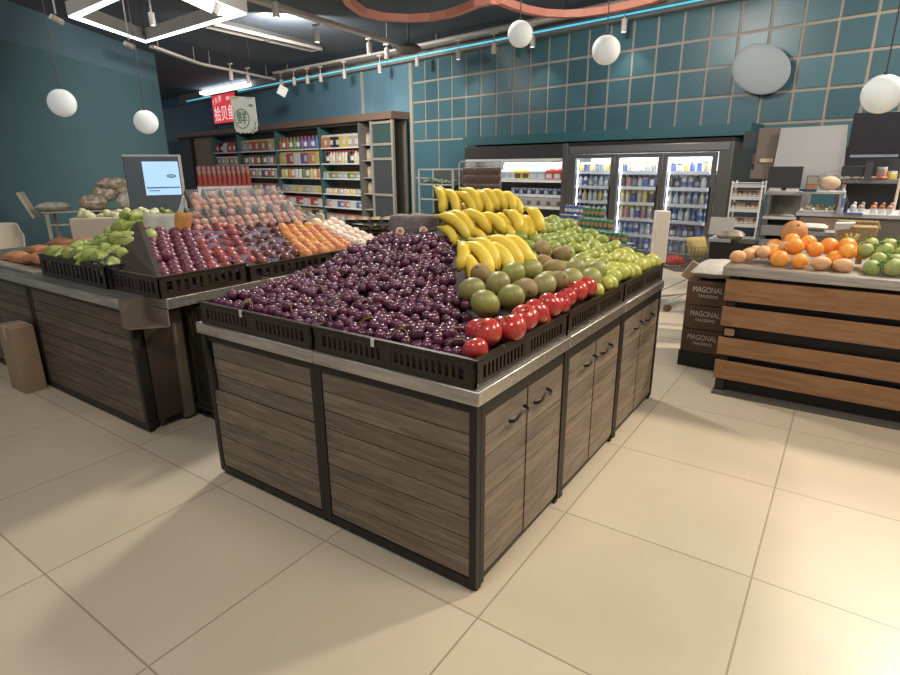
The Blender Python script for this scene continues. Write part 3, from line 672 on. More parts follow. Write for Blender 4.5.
for k, (x, y, z) in enumerate(((-2.99, .165, 1.005), (-2.93, .14, .99))):
    b = MB(CAUL)
    for q in range(14): b.sph((r_.uniform(-.03, .03), r_.uniform(-.03, .03), r_.uniform(-.01, .03)), .018, 8, 5)
    tag(b.build('white_gourd_cluster', loc=(x, y, z)), ['small cream knobbly cluster at the crate corner, left of its twin', 'small cream knobbly cluster nearest the divider board'][k], 'vegetable')

# packets of orange-brown dried goods on the far left of the counter
OPK = mat('orange_packet', (.50, .22, .11), .4, c2=(.36, .14, .07), nscale=10, contrast=(.4, .7)); SILV = mat('silver_tray_film', (.50, .46, .40), .3, .3, c2=(.3, .26, .2), nscale=14)
def pillow(m, w, d, h, name='packet', seed=0):
    b = MB(m)
    def f(u, v, sgn):
        x = (u-.5)*w; y = (v-.5)*d; e = (max(0, 1-abs(2*u-1)**3)*max(0, 1-abs(2*v-1)**3))**.5
        return (x, y, h*.5+sgn*h*.5*e*(1+.15*noise.noise(Vector((u*4+seed, v*4, sgn)))))
    b.grid(lambda u, v: f(u, v, 1), 10, 10); b.grid(lambda u, v: f(1-u, v, -1), 10, 10)
    bmesh.ops.remove_doubles(b.bm, verts=b.bm.verts, dist=1e-5); return b
pk = pillow(OPK, .22, .14, .07).mesh('packet')
k = 0
for i in range(4):
    for j in range(3):
        x = -4.62+i*.23; y = .24+j*.18
        z = .868+.04*j+ (.03 if i > 1 else 0)
        tag(inst('orange_packet', pk, (x, y, z), (.15, 0, r_.uniform(-.15, .15)+.15)), f'orange-brown packet on the left counter, {ORD[i]} from the left, {ORD[j]} row back', 'packet', 'orange-brown packets left of the gourd crate'); k += 1
b = MB(SILV); b.box(-.45, -.05, 0, .45, .05, .02); tag(b.build('film_tray', bevel=.004, loc=(-4.25, .11, .866)), 'flat film-wrapped silver tray in front of the orange packets', 'tray')
tag(inst('yellow_packet', pillow(mat('yellow_packet', (.60, .42, .06), .4), .2, .12, .05).mesh('packet'), (-4.86, .34, .868)), 'yellow packet at the far left end of the counter', 'packet')

# clear punnets of fruit leaning in two tiers
PK = mat('packed_fruit_skin', (.58, .17, .12), .4, c2=(.66, .44, .28), rnd=(.38, .13, .09), nscale=16)
def punnet(loc, rz, lab, sc=1, hue=PK):
    t = thing('fruit_punnet', lab, 'punnet', loc, rz, 'clear plastic punnets of fruit above the plums'); t.scale = (sc, sc, sc)
    ti = Matrix.Rotation(.75, 4, 'X')
    b = MB(FILM); b.box(-.07, -.005, 0, .07, .22, .008, ti); b.box(-.07, -.005, 0, -.064, .22, .065, ti); b.box(.064, -.005, 0, .07, .22, .065, ti); b.box(-.07, -.005, 0, .07, 0, .065, ti); b.build('tray', t, smooth=0)
    b = MB(FILM); b.box(-.072, -.007, .066, .072, .222, .072, ti); b.build('lid', t, smooth=0)
    b = MB(mat('punnet_card', (.15, .10, .08), .7)); b.box(-.073, -.009, .02, -.07, .222, .074, ti); b.build('card_edge', t)
    for q in range(5):
        x = -.032+(q % 2)*.064; y = .04+(q//2)*.062 if q < 4 else .18
        b = MB(hue); b.sph((0, 0, 0), .036, 10, 7, (1, 1, .9)); b.build('packed_fruit', t, loc=ti @ Vector((x if q < 4 else 0, y, .036)))
ang = math.radians(63)
for r in range(2):
    for c in range(7):
        if r == 1 and c == 6: continue
        dx, dy = math.cos(ang), math.sin(ang)
        x = -3.14 + .03*c*.22 - .16*r; y = 1.02+.150*c + .11*r; z = 1.09+.135*r
        punnet((x, y, z), math.radians(78), f'clear punnet of reddish fruit, {ORD[c]} from the left in the {["lower", "upper"][r]} tier above the plums')
b = MB(LINER); b.prism([(-3.30, .98), (-3.12, .98), (-3.10, 2.05), (-3.30, 2.05)], .90, 1.07); b.prism([(-3.6, 1.05), (-3.30, 1.05), (-3.28, 2.05), (-3.6, 2.05)], .87, 1.19)
tag(b.build('punnet_stand'), 'dark two-step stand under the clear fruit punnets', 'stand')
# paper card bag and orange bag behind the divider
b = pillow(mat('grey_white_paper', (.58, .56, .50), .7, c2=(.40, .39, .36), nscale=14), .30, .24, .06); tag(b.build('paper_packet', loc=(-3.30, .80, 1.14)), 'grey-white printed paper packet standing behind the dark divider', 'packet').rotation_euler = (1.15, 0, .62)
b = pillow(mat('orange_paper', (.50, .22, .06), .7), .13, .26, .05); tag(b.build('orange_bag', loc=(-3.18, .88, 1.14)), 'orange paper bag right of the grey-white packet', 'bag').rotation_euler = (1.3, .15, .62)
# grey mesh bags with round stickers behind the grapes
MESH = mat('grey_mesh_bag', (.24, .20, .20), .85, c2=(.14, .11, .11), nscale=40, bump=.5, bscale=90)
b = MB(MESH)
def f(u, v): return None
t = thing('mesh_bag', 'grey mesh bag with two orange stickers behind the purple grapes', 'bag', (-1.62, 1.72, 1.08), .75)
b.sph((0, 0, .09), .2, 28, 18, (1, .5, .52)); o = b.build('bag_body', t)
for v in o.data.vertices:
    x, y, z = v.co.x/.2, v.co.y/.1, (v.co.z-.09)/.104; k_ = max(abs(x), abs(y), abs(z), .01); n_ = math.sqrt(x*x+y*y+z*z); f_ = (n_/k_)**.72
    v.co = (x*.2*f_*.92, y*.1*f_*.9, .09+z*.104*f_*.92+.004*math.sin(v.co.x*50))
for x in (-.105, .06):
    s_ = MB(mat('sticker_white', (.78, .74, .66), .5)); s_.lathe([(0, 0), (.030, 0), (.030, .003), (0, .003)], 16, Matrix.Rotation(PI/2-.2, 4, 'X')); s_.m(mat('sticker_orange', (.80, .25, .04), .5)); s_.sph((0, -.004, .004), .016, 10, 6, (1, .3, 1))
    s_.build('round_sticker', t, loc=(x, -.108, .075))

# ---------------------------------------------------------------- right counter with pine boards
t = thing('slatted_counter', 'produce counter faced with four wide honey pine boards and a steel top', 'counter', (.34, 2.69, 0))
b = MB(FRAME); b.box(.05, .06, .02, 3.4, 1.1, .86); b.build('carcass', t)
b = MB(mat('plinth_grey', (.10, .09, .08), .6)); b.box(.0, -.03, 0, 3.4, 1.1, .02); b.build('plinth', t)
for x in (.01, 1.65, 3.34): MB(FRAME).box(x, .022, .02, x+.06, .06, .86).build('upright', t)
for z0, z1 in ((.685, .835), (.505, .64), (.295, .42), (.115, .25)):
    o = MB(W_O).box(-.005, 0, z0, 3.4, .022, z1).build('board', t, bevel=.003)
b = MB(STEEL); b.box(-.03, -.02, .862, 3.42, 1.1, .925); b.build('steel_top', t, bevel=.006)
b = MB(mat('wood_block', (.30, .17, .10), .6)); b.box(.03, -.002, .44, .09, .05, .485); b.build('block', t)

# steel-topped heap of oranges and green fruit
ORG = mat('orange_peel', (.85, .28, .03), .42, c2=(.88, .40, .07), rnd=(.80, .22, .025), nscale=8, bump=.12, bscale=300)
MELO = mat('tan_melon_skin', (.56, .26, .09), .6, c2=(.45, .20, .07), nscale=10)
om = ovoid(ORG, .052, .050, .004, 0, .02, 2, (BROWN, .004))
TANF = mat('tan_fruit_skin', (.68, .42, .22), .6, c2=(.60, .30, .13), nscale=7); tm = ovoid(TANF, .048, .06, .004, .1, .06, 3)
ORL = [(.62, 2.86, .975), (.74, 2.84, .97), (.86, 2.83, .97), (.69, 2.95, 1.05), (.81, 2.95, 1.04), (.58, 2.98, .985), (.93, 2.95, .985), (.66, 3.06, 1.08), (.76, 3.06, 1.07), (.98, 3.06, 1.06), (1.07, 3.05, 1.03), (.98, 2.84, .965), (.88, 3.1, 1.05), (.99, 2.95, 1.04), (.56, 3.08, 1.03)]
for k, p in enumerate(ORL):
    if k in (2, 11): tag(inst('tan_fruit', tm, p, (1.5, 0, k)), ['tan fruit at the counter edge between the oranges', 'tan fruit at the counter edge by the green fruit'][k == 11], 'fruit')
    else: tag(inst('orange', om, p, (k, k*2, 0), 1.0 if k % 3 else 1.12), f'bright orange, {ORD[k]} from the left front up through the orange heap on the slatted counter', 'orange', 'oranges on the slatted counter')
t_ = inst('melon', ovoid(MELO, .085, .085, .006, 0, .03, 8, (BROWN, .008)), (.66, 3.14, 1.125), (.8, 0, .4)); tag(t_, 'large round tan melon topping the heap of oranges', 'melon')
r_ = random.Random(5)
for k in range(9):
    tag(inst('tan_fruit', tm, (.36+.055*k*.9 + r_.uniform(-.01, .01), 2.88+.05*(k % 3)+.02*k, .965+.012*k), (1.4+r_.uniform(-.3, .3), 0, r_.uniform(0, 3)), 1.0), f'pale tan oval fruit, {ORD[k]} from the left end of the slatted counter', 'fruit', 'pale tan fruit left of the oranges')
GCAR = mat('star_green_fruit', (.40, .44, .13), .55, c2=(.22, .29, .07), rnd=(.50, .48, .20), nscale=14); GL = mat('green_leaf', (.12, .22, .04), .6)
def cust():
    b = MB(GCAR); b.sph((0, 0, 0), .055, 14, 9, (1, 1, .95))
    for v in b.bm.verts: v.co *= 1+.10*noise.noise(v.co*38)
    b.m(GL); b.tube([(0, 0, .045), (.006, 0, .068)], [.010, .004], 6)
    for a_ in range(4): b.tube([(0, 0, .048), (.025*math.cos(a_*1.57), .025*math.sin(a_*1.57), .058), (.04*math.cos(a_*1.57), .04*math.sin(a_*1.57), .05)], [.004, .009, .002], 5)
    return b.mesh('custard_apple')
cu = cust(); i = 0
for i, y in enumerate((2.83, 2.93, 3.03, 3.13)):
    x = 1.12+.05*(i % 2)-.02*i; j = 0
    while x < 2.1:
        tag(inst('green_fruit', cu, (x+r_.uniform(-.012, .012), y, .97+.033*i+.02*S((x-1.1)/.4)+r_.uniform(-.01, .015)), (r_.uniform(-1, 1), r_.uniform(-1, 1), r_.uniform(0, 6)), r_.uniform(.85, 1.1)), f'knobbly green fruit on the slatted counter, {ORD[j]} from the left in the {ORD[i]} row back', 'fruit', 'knobbly green fruit on the slatted counter')
        x += .10; j += 1
FIG = mat('leek_stalk', (.50, .46, .20), .6)
for k, (x, y, z, a_) in enumerate(((1.0, 3.2, 1.05, .3), (1.06, 3.08, 1.0, -.3))):
    b = MB(FIG)
    for q in range(7): an = q*.9; b.tube([(0, 0, 0), (.01*math.cos(an), .01*math.sin(an), .07), (.04*math.cos(an), .04*math.sin(an), .13)], [.02, .014, .006], 6)
    tag(b.build('artichoke_stalk', loc=(x, y, z-.05)), ['pale leafy stalk bunch behind the oranges', 'pale leafy stalk bunch between oranges and green fruit'][k], 'vegetable')

# brown printed cartons stacked left of the slatted counter
CARB = mat('dark_brown_carton', (.115, .060, .032), .55, c2=(.09, .045, .025), nscale=6); CARF = mat('carton_print', (.62, .55, .48), .6)
for k, (z, l_) in enumerate(((.13, 'bottom'), (.325, 'middle'), (.52, 'top'))):
    t = thing('printed_carton', f'dark brown carton with pale lettering, {l_} of the stack left of the slatted counter', 'carton', (.15, 3.17, z), math.radians(2))
    MB(CARB).box(-.16, 0, 0, .15, .5, .19).build('body', t, bevel=.004)
    text('MAGONAL', .062, CARF, t, (-.005, -.0015, .125), (PI/2, 0, 0), sx=.72); text('TANGERINE', .034, CARF, t, (.0, -.0015, .075), (PI/2, 0, 0), sx=.8)
t = thing('carton_base', 'dark base block under the stack of brown cartons', 'base', (.15, 3.17, 0)); MB(FRAME).box(-.17, 0, 0, .17, .5, .128).build('block', t)
BAGM = mat('clear_wrinkled_bag', (.48, .43, .37), .35, c2=(.62, .60, .56), nscale=9, bump=.6, bscale=20)
o = tag(pillow(BAGM, .30, .52, .13, seed=3).build('produce_bag', loc=(.15, 3.42, .712)), 'wrinkled clear bag of goods lying on the brown cartons', 'bag')
o = tag(MB(CARD).box(-.10, -.01, 0, .10, .01, .16).build('cardboard_flap', bevel=.006, loc=(-.08, 3.62, .62)), 'brown cardboard piece sticking up behind the carton stack', 'cardboard'); o.rotation_euler = (.2, .5, .5)

# pale pillar post with white paper, dark base
t = thing('paper_roll_post', 'pale cream square post standing behind the far corner of the island', 'post', (-.565, 4.35, 0), .5)
MB(FRAME).box(-.05, -.05, 0, .05, .05, .64).build('base_post', t)
b = MB(mat('cream_paper', (.72, .64, .56), .6)); b.box(-.065, -.065, .64, .065, .065, 1.15); b.build('cream_sleeve', t, bevel=.006)
# shopping cart in front of the fridge
t = thing('shopping_cart', 'wire shopping cart with red handle standing before the fridge', 'shopping cart', (-.42, 5.25, 0), .75+PI); t.scale = (.9, .9, .78)
b = MB(GREY)
def gridpanel(P, U, V, nu, nv, r=.0035):
    P, U, V = Vector(P), Vector(U), Vector(V)
    for i in range(nu+1): b.tube([P+U*i/nu, P+U*i/nu+V], r, 5)
    for j in range(nv+1): b.tube([P+V*j/nv, P+V*j/nv+U], r, 5)
gridpanel((-.40, -.22, .52), (0, .44, 0), (-.05, 0, .38), 10, 5); gridpanel((.35, -.20, .60), (0, .40, 0), (.05, 0, .22), 8, 3)
gridpanel((-.40, -.22, .52), (.75, .02, .08), (-.0, -.02, .36), 16, 5); gridpanel((-.40, .22, .52), (.75, -.02, .08), (0, .02, .36), 16, 5); gridpanel((-.40, -.22, .52), (0, .44, 0), (.75, 0, .08), 8, 12)
b.build('basket', t)
b = MB(LGREY)
for y in (-.22, .22):
    b.tube([(-.46, y, .98), (-.42, y, .5), (-.36, y, .16), (.35, y*.8, .13)], .011, 8); b.tube([(-.36, y, .5), (.30, y*.9, .2), (.38, y*.85, .12)], .009, 8)
b.tube([(-.36, -.22, .17), (-.36, .22, .17)], .01, 8); b.build('frame', t)
b = MB(RED); b.cyl((-.46, -.25, .98), (-.46, .25, .98), .016); b.build('handle', t)
for x, y in ((-.34, -.21), (-.34, .21), (.36, -.17), (.36, .17)):
    b = MB(mat('brown_rubber', (.16, .07, .05), .6)); b.lathe([(0, -.014), (.05, -.014), (.055, 0), (.05, .014), (0, .014)], 16, Matrix.Translation((x, y, .055)) @ Matrix.Rotation(PI/2, 4, 'X')); b.build('wheel', t)
o = tag(pillow(mat('straw_yellow', (.42, .34, .12), .8, c2=(.30, .22, .08), nscale=20), .26, .24, .12).build('straw_bag', loc=(-.45, 5.40, .66)), 'straw-yellow bag in the shopping cart', 'bag'); o.rotation_euler = (1.2, 0, .9)
o = tag(pillow(RED, .22, .14, .10).build('red_packet', loc=(-.60, 5.15, .50)), 'red packet lying in the shopping cart', 'packet'); o.rotation_euler = (.3, 0, .9)

# stacked can display (blue packs and green packs in steps)
GCAN = mat('green_can', (.05, .20, .09), .35, .3); ALU = mat('aluminium_lid', (.65, .65, .63), .3, .9); BCAN = mat('blue_can', (.10, .14, .32), .35, .2); GBAND = mat('can_band', (.34, .20, .11), .5); WB = mat('white_band', (.55, .58, .66), .5); RCAN = mat('red_can', (.42, .03, .03), .35, .2)
def can_mesh(m, band):
    b = MB(m); r = .033; b.lathe([(0, 0), (r*.8, 0), (r, .008), (r, .035)], 14); b.m(band); b.lathe([(r+.0003, .035), (r+.0003, .075)], 14); b.m(m); b.lathe([(r, .075), (r, .104), (r*.84, .113)], 14)
    b.m(ALU); b.lathe([(r*.84, .113), (r*.86, .117), (r*.78, .117), (r*.76, .113), (0, .113)], 14); return b.mesh('can')
gc, bc, rc = can_mesh(GCAN, GBAND), can_mesh(BCAN, WB), can_mesh(RCAN, WB)
t = thing('display_plinth', 'low dark plinth under the stacked green and blue drink cans', 'plinth', (-1.75, 4.95, 0), -.35)
MB(FRAME).box(-.66, 0, 0, .76, .6, .32).build('block', t)
TR = Matrix.Translation((-1.75, 4.95, 0)) @ Matrix.Rotation(-.35, 4, 'Z')
def cans(me, desc, grp, tiers, x0, n_, sh, yoff, z0, first=0):
    for k in range(tiers):
        n = [16, 16, 15, 12, 8, 5][k] if sh else n_
        for q in range(n):
            for d_ in range(1):
                p = TR @ Vector((x0+q*.0675, .04+.075*k+yoff, z0+k*.127))
                tag(inst('drink_can', me, p, (0, 0, q)), f'{desc}, {ORD[q]} from the left in the {ORD[k]} tier from the bottom', 'can', grp)
        sb = MB(mat('clear_shelf_sheet', (.35, .38, .36), .4)); sb.box(x0-.035, .0+.075*k+yoff, z0+k*.127-.008, x0+n*.0675-.033, .42, z0+k*.127-.001)
        o = sb.build('pack_sheet'); o.matrix_world = TR; tag(o, f'thin grey sheet between {desc} tiers, {ORD[k]} from the bottom', 'sheet')
cans(gc, 'green drink can', 'green cans stacked in steps', 6, -.18, 13, 1, 0, .33)
cans(bc, 'blue drink can', 'blue cans stacked beside the green ones', 6, -.60, 6, 0, .12, .33)
for q in range(3): tag(inst('drink_can', rc, TR @ Vector((.70, -.05+.07*q, .33+.127*q))), f'red drink can at the right end of the green cans, {ORD[q]} from the bottom', 'can')

# ---------------------------------------------------------------- drinks fridge with three glass doors
FR = mat('fridge_grey_steel', (.17, .16, .155), .35, .6); FRL = mat('fridge_bright_trim', (.34, .33, .33), .3, .8); LINE = mat('fridge_white_lining', (.70, .74, .78), .5); DARKG = mat('fridge_dark_header', (.05, .05, .05), .35)
S0, S1, FD = -4.74, -1.90, 7.8
t = wthing('drinks_fridge', 'tall grey drinks fridge with three glass doors under the teal bulkhead', 'fridge', S0, FD)
W_ = S1-S0
b = MB(FR); b.box(0, .0, 0, .12, .66, 1.90); b.box(W_-.20, .0, 0, W_, .66, 1.90); b.box(.12, 0, 1.76, W_-.2, .66, 1.90); b.box(.12, .62, .08, W_-.2, .66, 1.76); b.box(.12, .0, 0, W_-.2, .66, .10); b.build('cabinet_body', t, bevel=.008)
b = MB(FRL); b.box(.05, -.012, 1.78, W_-.06, 0, 1.89); b.build('header_strip', t, bevel=.004)
b = MB(FRAME); b.box(.0, .02, 1.90, W_, .60, 1.955); b.build('top_cap', t)
b = MB(LINE); b.box(.12, .60, .10, W_-.2, .615, 1.76); b.build('lining', t)
dw = (W_-.32)/3
for k in range(3):
    x0 = .12+k*dw
    d = MB(FR); d.box(x0+.004, -.035, .11, x0+.075, 0, 1.755); d.box(x0+dw-.075, -.035, .11, x0+dw-.004, 0, 1.755); d.box(x0+.075, -.035, .11, x0+dw-.075, 0, .19); d.box(x0+.075, -.035, 1.69, x0+dw-.075, 0, 1.755)
    o = d.build('door', t, bevel=.003)
    g_ = MB(GLASS); g_.box(x0+.075, -.022, .19, x0+dw-.075, -.016, 1.69); g_.build('glass_pane', o, smooth=0)
    h_ = MB(BLACK); h_.box(x0+dw-.068, -.06, .7, x0+dw-.05, -.035, 1.25); h_.build('door_handle', o)
    for q in (0, 1):
        s_ = MB(LIGHTW); xx = x0+.085 if q == 0 else x0+dw-.095; s_.box(xx, .03, .22, xx+.012, .045, 1.66); s_.build('light_tube', t, smooth=0)
SH = [.17, .43, .69, .95, 1.205, 1.455]
for z in SH:
    b = MB(WHITE); b.box(.13, .06, z-.018, W_-.21, .55, z-.004); b.box(.13, .045, z-.03, W_-.21, .06, z+.025); b.build('shelf', t)
for k in range(3):
    L_ = bpy.data.lights.new('fridge_light', 'AREA'); L_.shape = 'RECTANGLE'; L_.size = .6; L_.size_y = .05; L_.energy = 12; L_.color = (.88, .95, 1)
    o = bpy.data.objects.new('fridge_light', L_); COL.objects.link(o); o.parent = t; o.location = (.12+(k+.5)*dw, .07, 1.74); o.rotation_euler = (.55, 0, 0)

def bottle_mesh(body, lab, cap, r=.033, h=.21, kind='bottle'):
    b = MB(body); n = 10
    if kind == 'bottle':
        b.lathe([(0, 0), (r*.9, 0), (r, .01), (r, h*.22)], n); b.m(lab); b.lathe([(r*1.01, h*.22), (r*1.01, h*.55)], n); b.m(body)
        b.lathe([(r, h*.55), (r*.95, h*.66), (r*.45, h*.84), (r*.38, h*.90)], n); b.m(cap); b.lathe([(r*.45, h*.90), (r*.45, h), (0, h)], n)
    elif kind == 'jar':
        b.lathe([(0, 0), (r*.95, 0), (r, .01), (r, h*.2)], n); b.m(lab); b.lathe([(r*1.01, h*.2), (r*1.01, h*.68)], n); b.m(body); b.lathe([(r, h*.68), (r*.85, h*.82)], n); b.m(cap); b.lathe([(r*.9, h*.82), (r*.9, h), (0, h)], n)
    elif kind == 'carton':
        b.box(-r, -r, 0, r, r, h*.8); b.m(lab); b.box(-r*1.01, -r*1.01, h*.2, r*1.01, r*1.01, h*.55); b.m(cap); b.prism([(-r, h*.8), (r, h*.8), (0, h*.97)], -r, r, Matrix(((1, 0, 0, 0), (0, 0, -1, 0), (0, 1, 0, 0), (0, 0, 0, 1))))
    elif kind == 'bag':
        b.box(-r*1.15, -r*.6, 0, r*1.15, r*.6, h*.85); b.m(lab); b.box(-r*.8, -r*.62, h*.2, r*.8, r*.62, h*.65); b.m(cap); b.box(-r*1.1, -r*.15, h*.85, r*1.1, r*.15, h)
    return b.mesh(kind)
PAL = {'white': (0.619, 0.619, 0.603), 'cream': (0.574, 0.496, 0.371), 'yellow': (0.604, 0.479, 0.128), 'amber': (0.302, 0.138, 0.06), 'brown': (0.127, 0.073, 0.045), 'red': (0.414, 0.067, 0.063), 'green': (0.134, 0.236, 0.08), 'blue': (0.1, 0.147, 0.373), 'pale blue': (0.378, 0.479, 0.573), 'dark': (0.035, 0.031, 0.035), 'orange': (0.547, 0.219, 0.094), 'purple': (0.165, 0.095, 0.29), 'beige': (0.429, 0.359, 0.281), 'grey': (0.3, 0.3, 0.3), 'pink': (0.503, 0.246, 0.261)}
PM = {k: mat('pack_'+k.replace(' ', '_'), v, .4) for k, v in PAL.items()}
MC = {}
def pack(body, lab, cap, r, h, kind):
    key = (body, lab, cap, r, h, kind)
    if key not in MC: MC[key] = bottle_mesh(PM[body], PM[lab], PM[cap], r, h, kind)
    return MC[key]
r_ = random.Random(77)
FRR = [  # per shelf from bottom, per door: kind, list of (body,label,cap)
 [('bottle', ['pale blue', 'white'], 'blue'), ('bottle', ['pale blue', 'blue'], 'white'), ('bottle', ['blue', 'pale blue'], 'white')],
 [('carton', ['white', 'blue'], 'white'), ('bottle', ['white', 'pale blue'], 'blue'), ('bottle', ['white', 'orange'], 'red')],
 [('bottle', ['white', 'grey'], 'white'), ('bottle', ['pale blue', 'white'], 'blue'), ('bottle', ['red', 'blue', 'dark'], 'red')],
 [('bottle', ['white', 'white', 'grey'], 'grey'), ('jar', ['yellow', 'white', 'pink'], 'yellow'), ('bottle', ['blue', 'white', 'pale blue'], 'white')],
 [('bottle', ['cream', 'white', 'yellow'], 'white'), ('jar', ['yellow', 'cream', 'brown'], 'yellow'), ('bottle', ['cream', 'pale blue', 'white'], 'white')],
 [('bottle', ['white', 'pale blue', 'grey'], 'blue'), ('jar', ['brown', 'pink', 'pale blue'], 'dark'), ('bottle', ['brown', 'cream', 'dark'], 'brown')]]
TOPR = [('jar', ['yellow', 'dark', 'grey'], 'white'), ('jar', ['brown', 'grey', 'yellow'], 'yellow'), ('jar', ['dark', 'brown', 'yellow'], 'grey')]
SHN = ['lowest', 'second lowest', 'third lowest', 'third highest', 'second highest', 'highest']
FM = Matrix.Translation(WP(S0, FD)) @ Matrix.Rotation(WA, 4, 'Z')
def on_shelf(M, x, y, z, me, name, label, cat, group, yaw=0, sc=1):
    o = inst(name, me, M @ Vector((x, y, z)), (0, 0, WA+yaw), sc); return tag(o, label, cat, group)
for si in range(6):
    for di in range(3):
        kd, cols, cap = FRR[si][di]
        if si == 5: kd, cols, cap = TOPR[di]
        elif si == 4: kd, cols, cap = FRR[5][di]
        elif si >= 1: kd, cols, cap = FRR[si+1][di]
        n = 7; h = {0: .22, 1: .22, 2: .22, 3: .21, 4: .21, 5: .17}[si]
        for q in range(n):
            c_ = cols[(q*2+di+si) % len(cols)] if q % 3 else cols[(q//3) % len(cols)]
            x = .12+di*dw+.115+q*(dw-.23)/(n-1)
            on_shelf(FM, x, .12+r_.uniform(-.01, .01), SH[si]-.004, pack(c_, r_.choice(['white', 'grey', c_, 'blue' if c_ != 'yellow' else 'cream']), cap, .042, h, kd), 'drink_'+kd,
                     f'{c_} drink {kd}, {ORD[q]} from left, {SHN[si]} shelf behind the {["left", "middle", "right"][di]} fridge door', kd, 'drinks in the glass door fridge')

# ---------------------------------------------------------------- open chiller to the left of the fridge
t = wthing('open_chiller', 'open lit chiller cabinet with white shelves left of the glass door fridge', 'chiller', -7.35, 7.85)
b = MB(FR); b.box(0, 0, 0, .06, .6, 1.70); b.box(2.50, -.05, 0, 2.60, .6, 1.95); b.box(0, .56, 0, 2.5, .6, 1.70); b.box(0, 0, 0, 2.5, .56, .30); b.build('cabinet_body', t, bevel=.006)
b = MB(LINE); b.box(.06, .54, .30, 2.5, .56, 1.66); b.build('lining', t)
b = MB(DARKG); b.box(.0, .05, 1.70, 2.5, .6, 1.95); b.build('header', t)
b = MB(LIGHTW); b.box(.1, .30, 1.665, 2.45, .34, 1.685); b.build('light_tube', t, smooth=0)
b = MB(WHITE); b.box(.06, .05, 1.688, 2.5, .5, 1.70); b.box(.06, .02, 1.66, 2.5, .05, 1.70); b.build('canopy', t)
for z in (.55, .80, 1.02, 1.30):
    b = MB(WHITE); b.box(.06, .06, z-.02, 2.5, .54, z); b.box(.06, .045, z-.03, 2.5, .06, z+.02); b.build('shelf', t)
    b = MB(LIGHTW); b.box(.1, .07, z-.032, 2.45, .085, z-.022); b.build('light_tube', t, smooth=0)  # glowing tubes added under the shelf fronts to brighten the chiller
L_ = bpy.data.lights.new('chiller_light', 'AREA'); L_.shape = 'RECTANGLE'; L_.size = 2.2; L_.size_y = .05; L_.energy = 26; L_.color = (.92, .98, .95)
o = bpy.data.objects.new('chiller_light', L_); COL.objects.link(o); o.parent = t; o.location = (1.25, .12, 1.65); o.rotation_euler = (.5, 0, 0)
CM = Matrix.Translation(WP(-7.35, 7.85)) @ Matrix.Rotation(WA, 4, 'Z')
cc = [('white', 'pale blue'), ('yellow', 'brown'), ('pale blue', 'white'), ('red', 'white')]
for row in range(2):
    for q in range(8):
        b_, l_ = cc[q//2] if row == 0 else [('pale blue', 'white'), ('yellow', 'cream'), ('pale blue', 'green'), ('pink', 'red')][q//2]
        on_shelf(CM, 1.02+q*.185, .14+.12*row, 1.30+row*.001, pack(b_, l_, b_, .082, .19 if row == 0 else .33, 'bag'), 'snack_bag', f'{b_} packet, {ORD[q]} from left in the {["front", "rear"][row]} row, top chiller shelf', 'packet', 'packets on the top chiller shelf')
for q in range(12): on_shelf(CM, 1.25+q*.10, .14, 1.02, pack('blue', 'dark' if q % 2 else 'pale blue', 'grey', .043, .13, 'jar'), 'yogurt_pot', f'blue and dark pot, {ORD[q]} from left on the second highest chiller shelf', 'pot', 'pots on the second highest chiller shelf')
for q in range(13): on_shelf(CM, .98+q*.115, .14, .80, pack('grey', 'beige' if q % 2 else 'brown', 'grey', .05, .17, 'bag'), 'grey_packet', f'grey-brown packet, {ORD[q]} from left on the third highest chiller shelf', 'packet', 'packets on the third highest chiller shelf')
# hanging rack of dark wrapped packs in front of the chiller's left half
t = wthing('hanging_rack', 'chrome rack hung with dark brown wrapped packs, above and behind the bananas', 'rack', -7.20, 7.62)
b = MB(LGREY)
b.tube([(-.05, 0, 0), (-.05, 0, 1.62), (.0, 0, 1.66), (1.05, 0, 1.66)], .013, 8); b.tube([(.02, .12, 0), (.02, .12, 1.60), (1.0, .12, 1.60)], .009, 8)
for z in (1.54, 1.38, 1.22): b.tube([(.1, -.02, z), (1.1, -.02, z)], .006, 6)
b.tube([(1.05, 0, 1.66), (1.05, .1, 0)], .010, 8); b.build('frame', t)
DP = mat('dark_wrapped_pack', (.085, .045, .032), .28, c2=(.40, .30, .25), nscale=9, contrast=(.55, .72)); dp = pillow(DP, .10, .15, .07).mesh('pack')
HM = Matrix.Translation(WP(-7.20, 7.62)) @ Matrix.Rotation(WA, 4, 'Z')
for r in range(3):
    for q in range(10):
        o = inst('wrapped_pack', dp, HM @ Vector((.15+q*.10, -.02, 1.46-r*.16)), (PI/2-.12, .15, WA+.1)); tag(o, f'dark wrapped pack, {ORD[q]} from left in the {["top", "middle", "bottom"][r]} row of the chrome rack', 'pack', 'dark wrapped packs on the chrome rack')
# low wire cage with greens
t = wthing('wire_cage_cabinet', 'grey framed cabinet with greens inside, left of the chrome hanging rack', 'cabinet', -8.55, 7.65)
b = MB(LGREY)
for x in (0, 1.05):
    for y in (0, .45): b.box(x, y, 0, x+.045, y+.03, 1.52)
for z in (.5, .85, 1.17, 1.49): b.box(0, 0, z, 1.09, .03, z+.03); b.box(0, .45, z, 1.09, .48, z+.03)
b.build('frame', t); b = MB(mat('cabinet_back_grey', (.07, .075, .07), .6)); b.box(.04, .45, 0, 1.05, .46, 1.5)
for z in (.5, .85, 1.17): b.box(.04, .03, z, 1.05, .45, z+.015)
b.build('shelf_board', t)
lf = MB(mat('leafy_greens', (.10, .16, .08), .6, c2=(.28, .32, .22), nscale=20))
for q in range(16): lf.sph((r_.uniform(.12, .95), r_.uniform(.1, .3), 1.22+r_.uniform(0, .07)), .06, 8, 6, (1, 1, .7))
lf.build('greens', t)

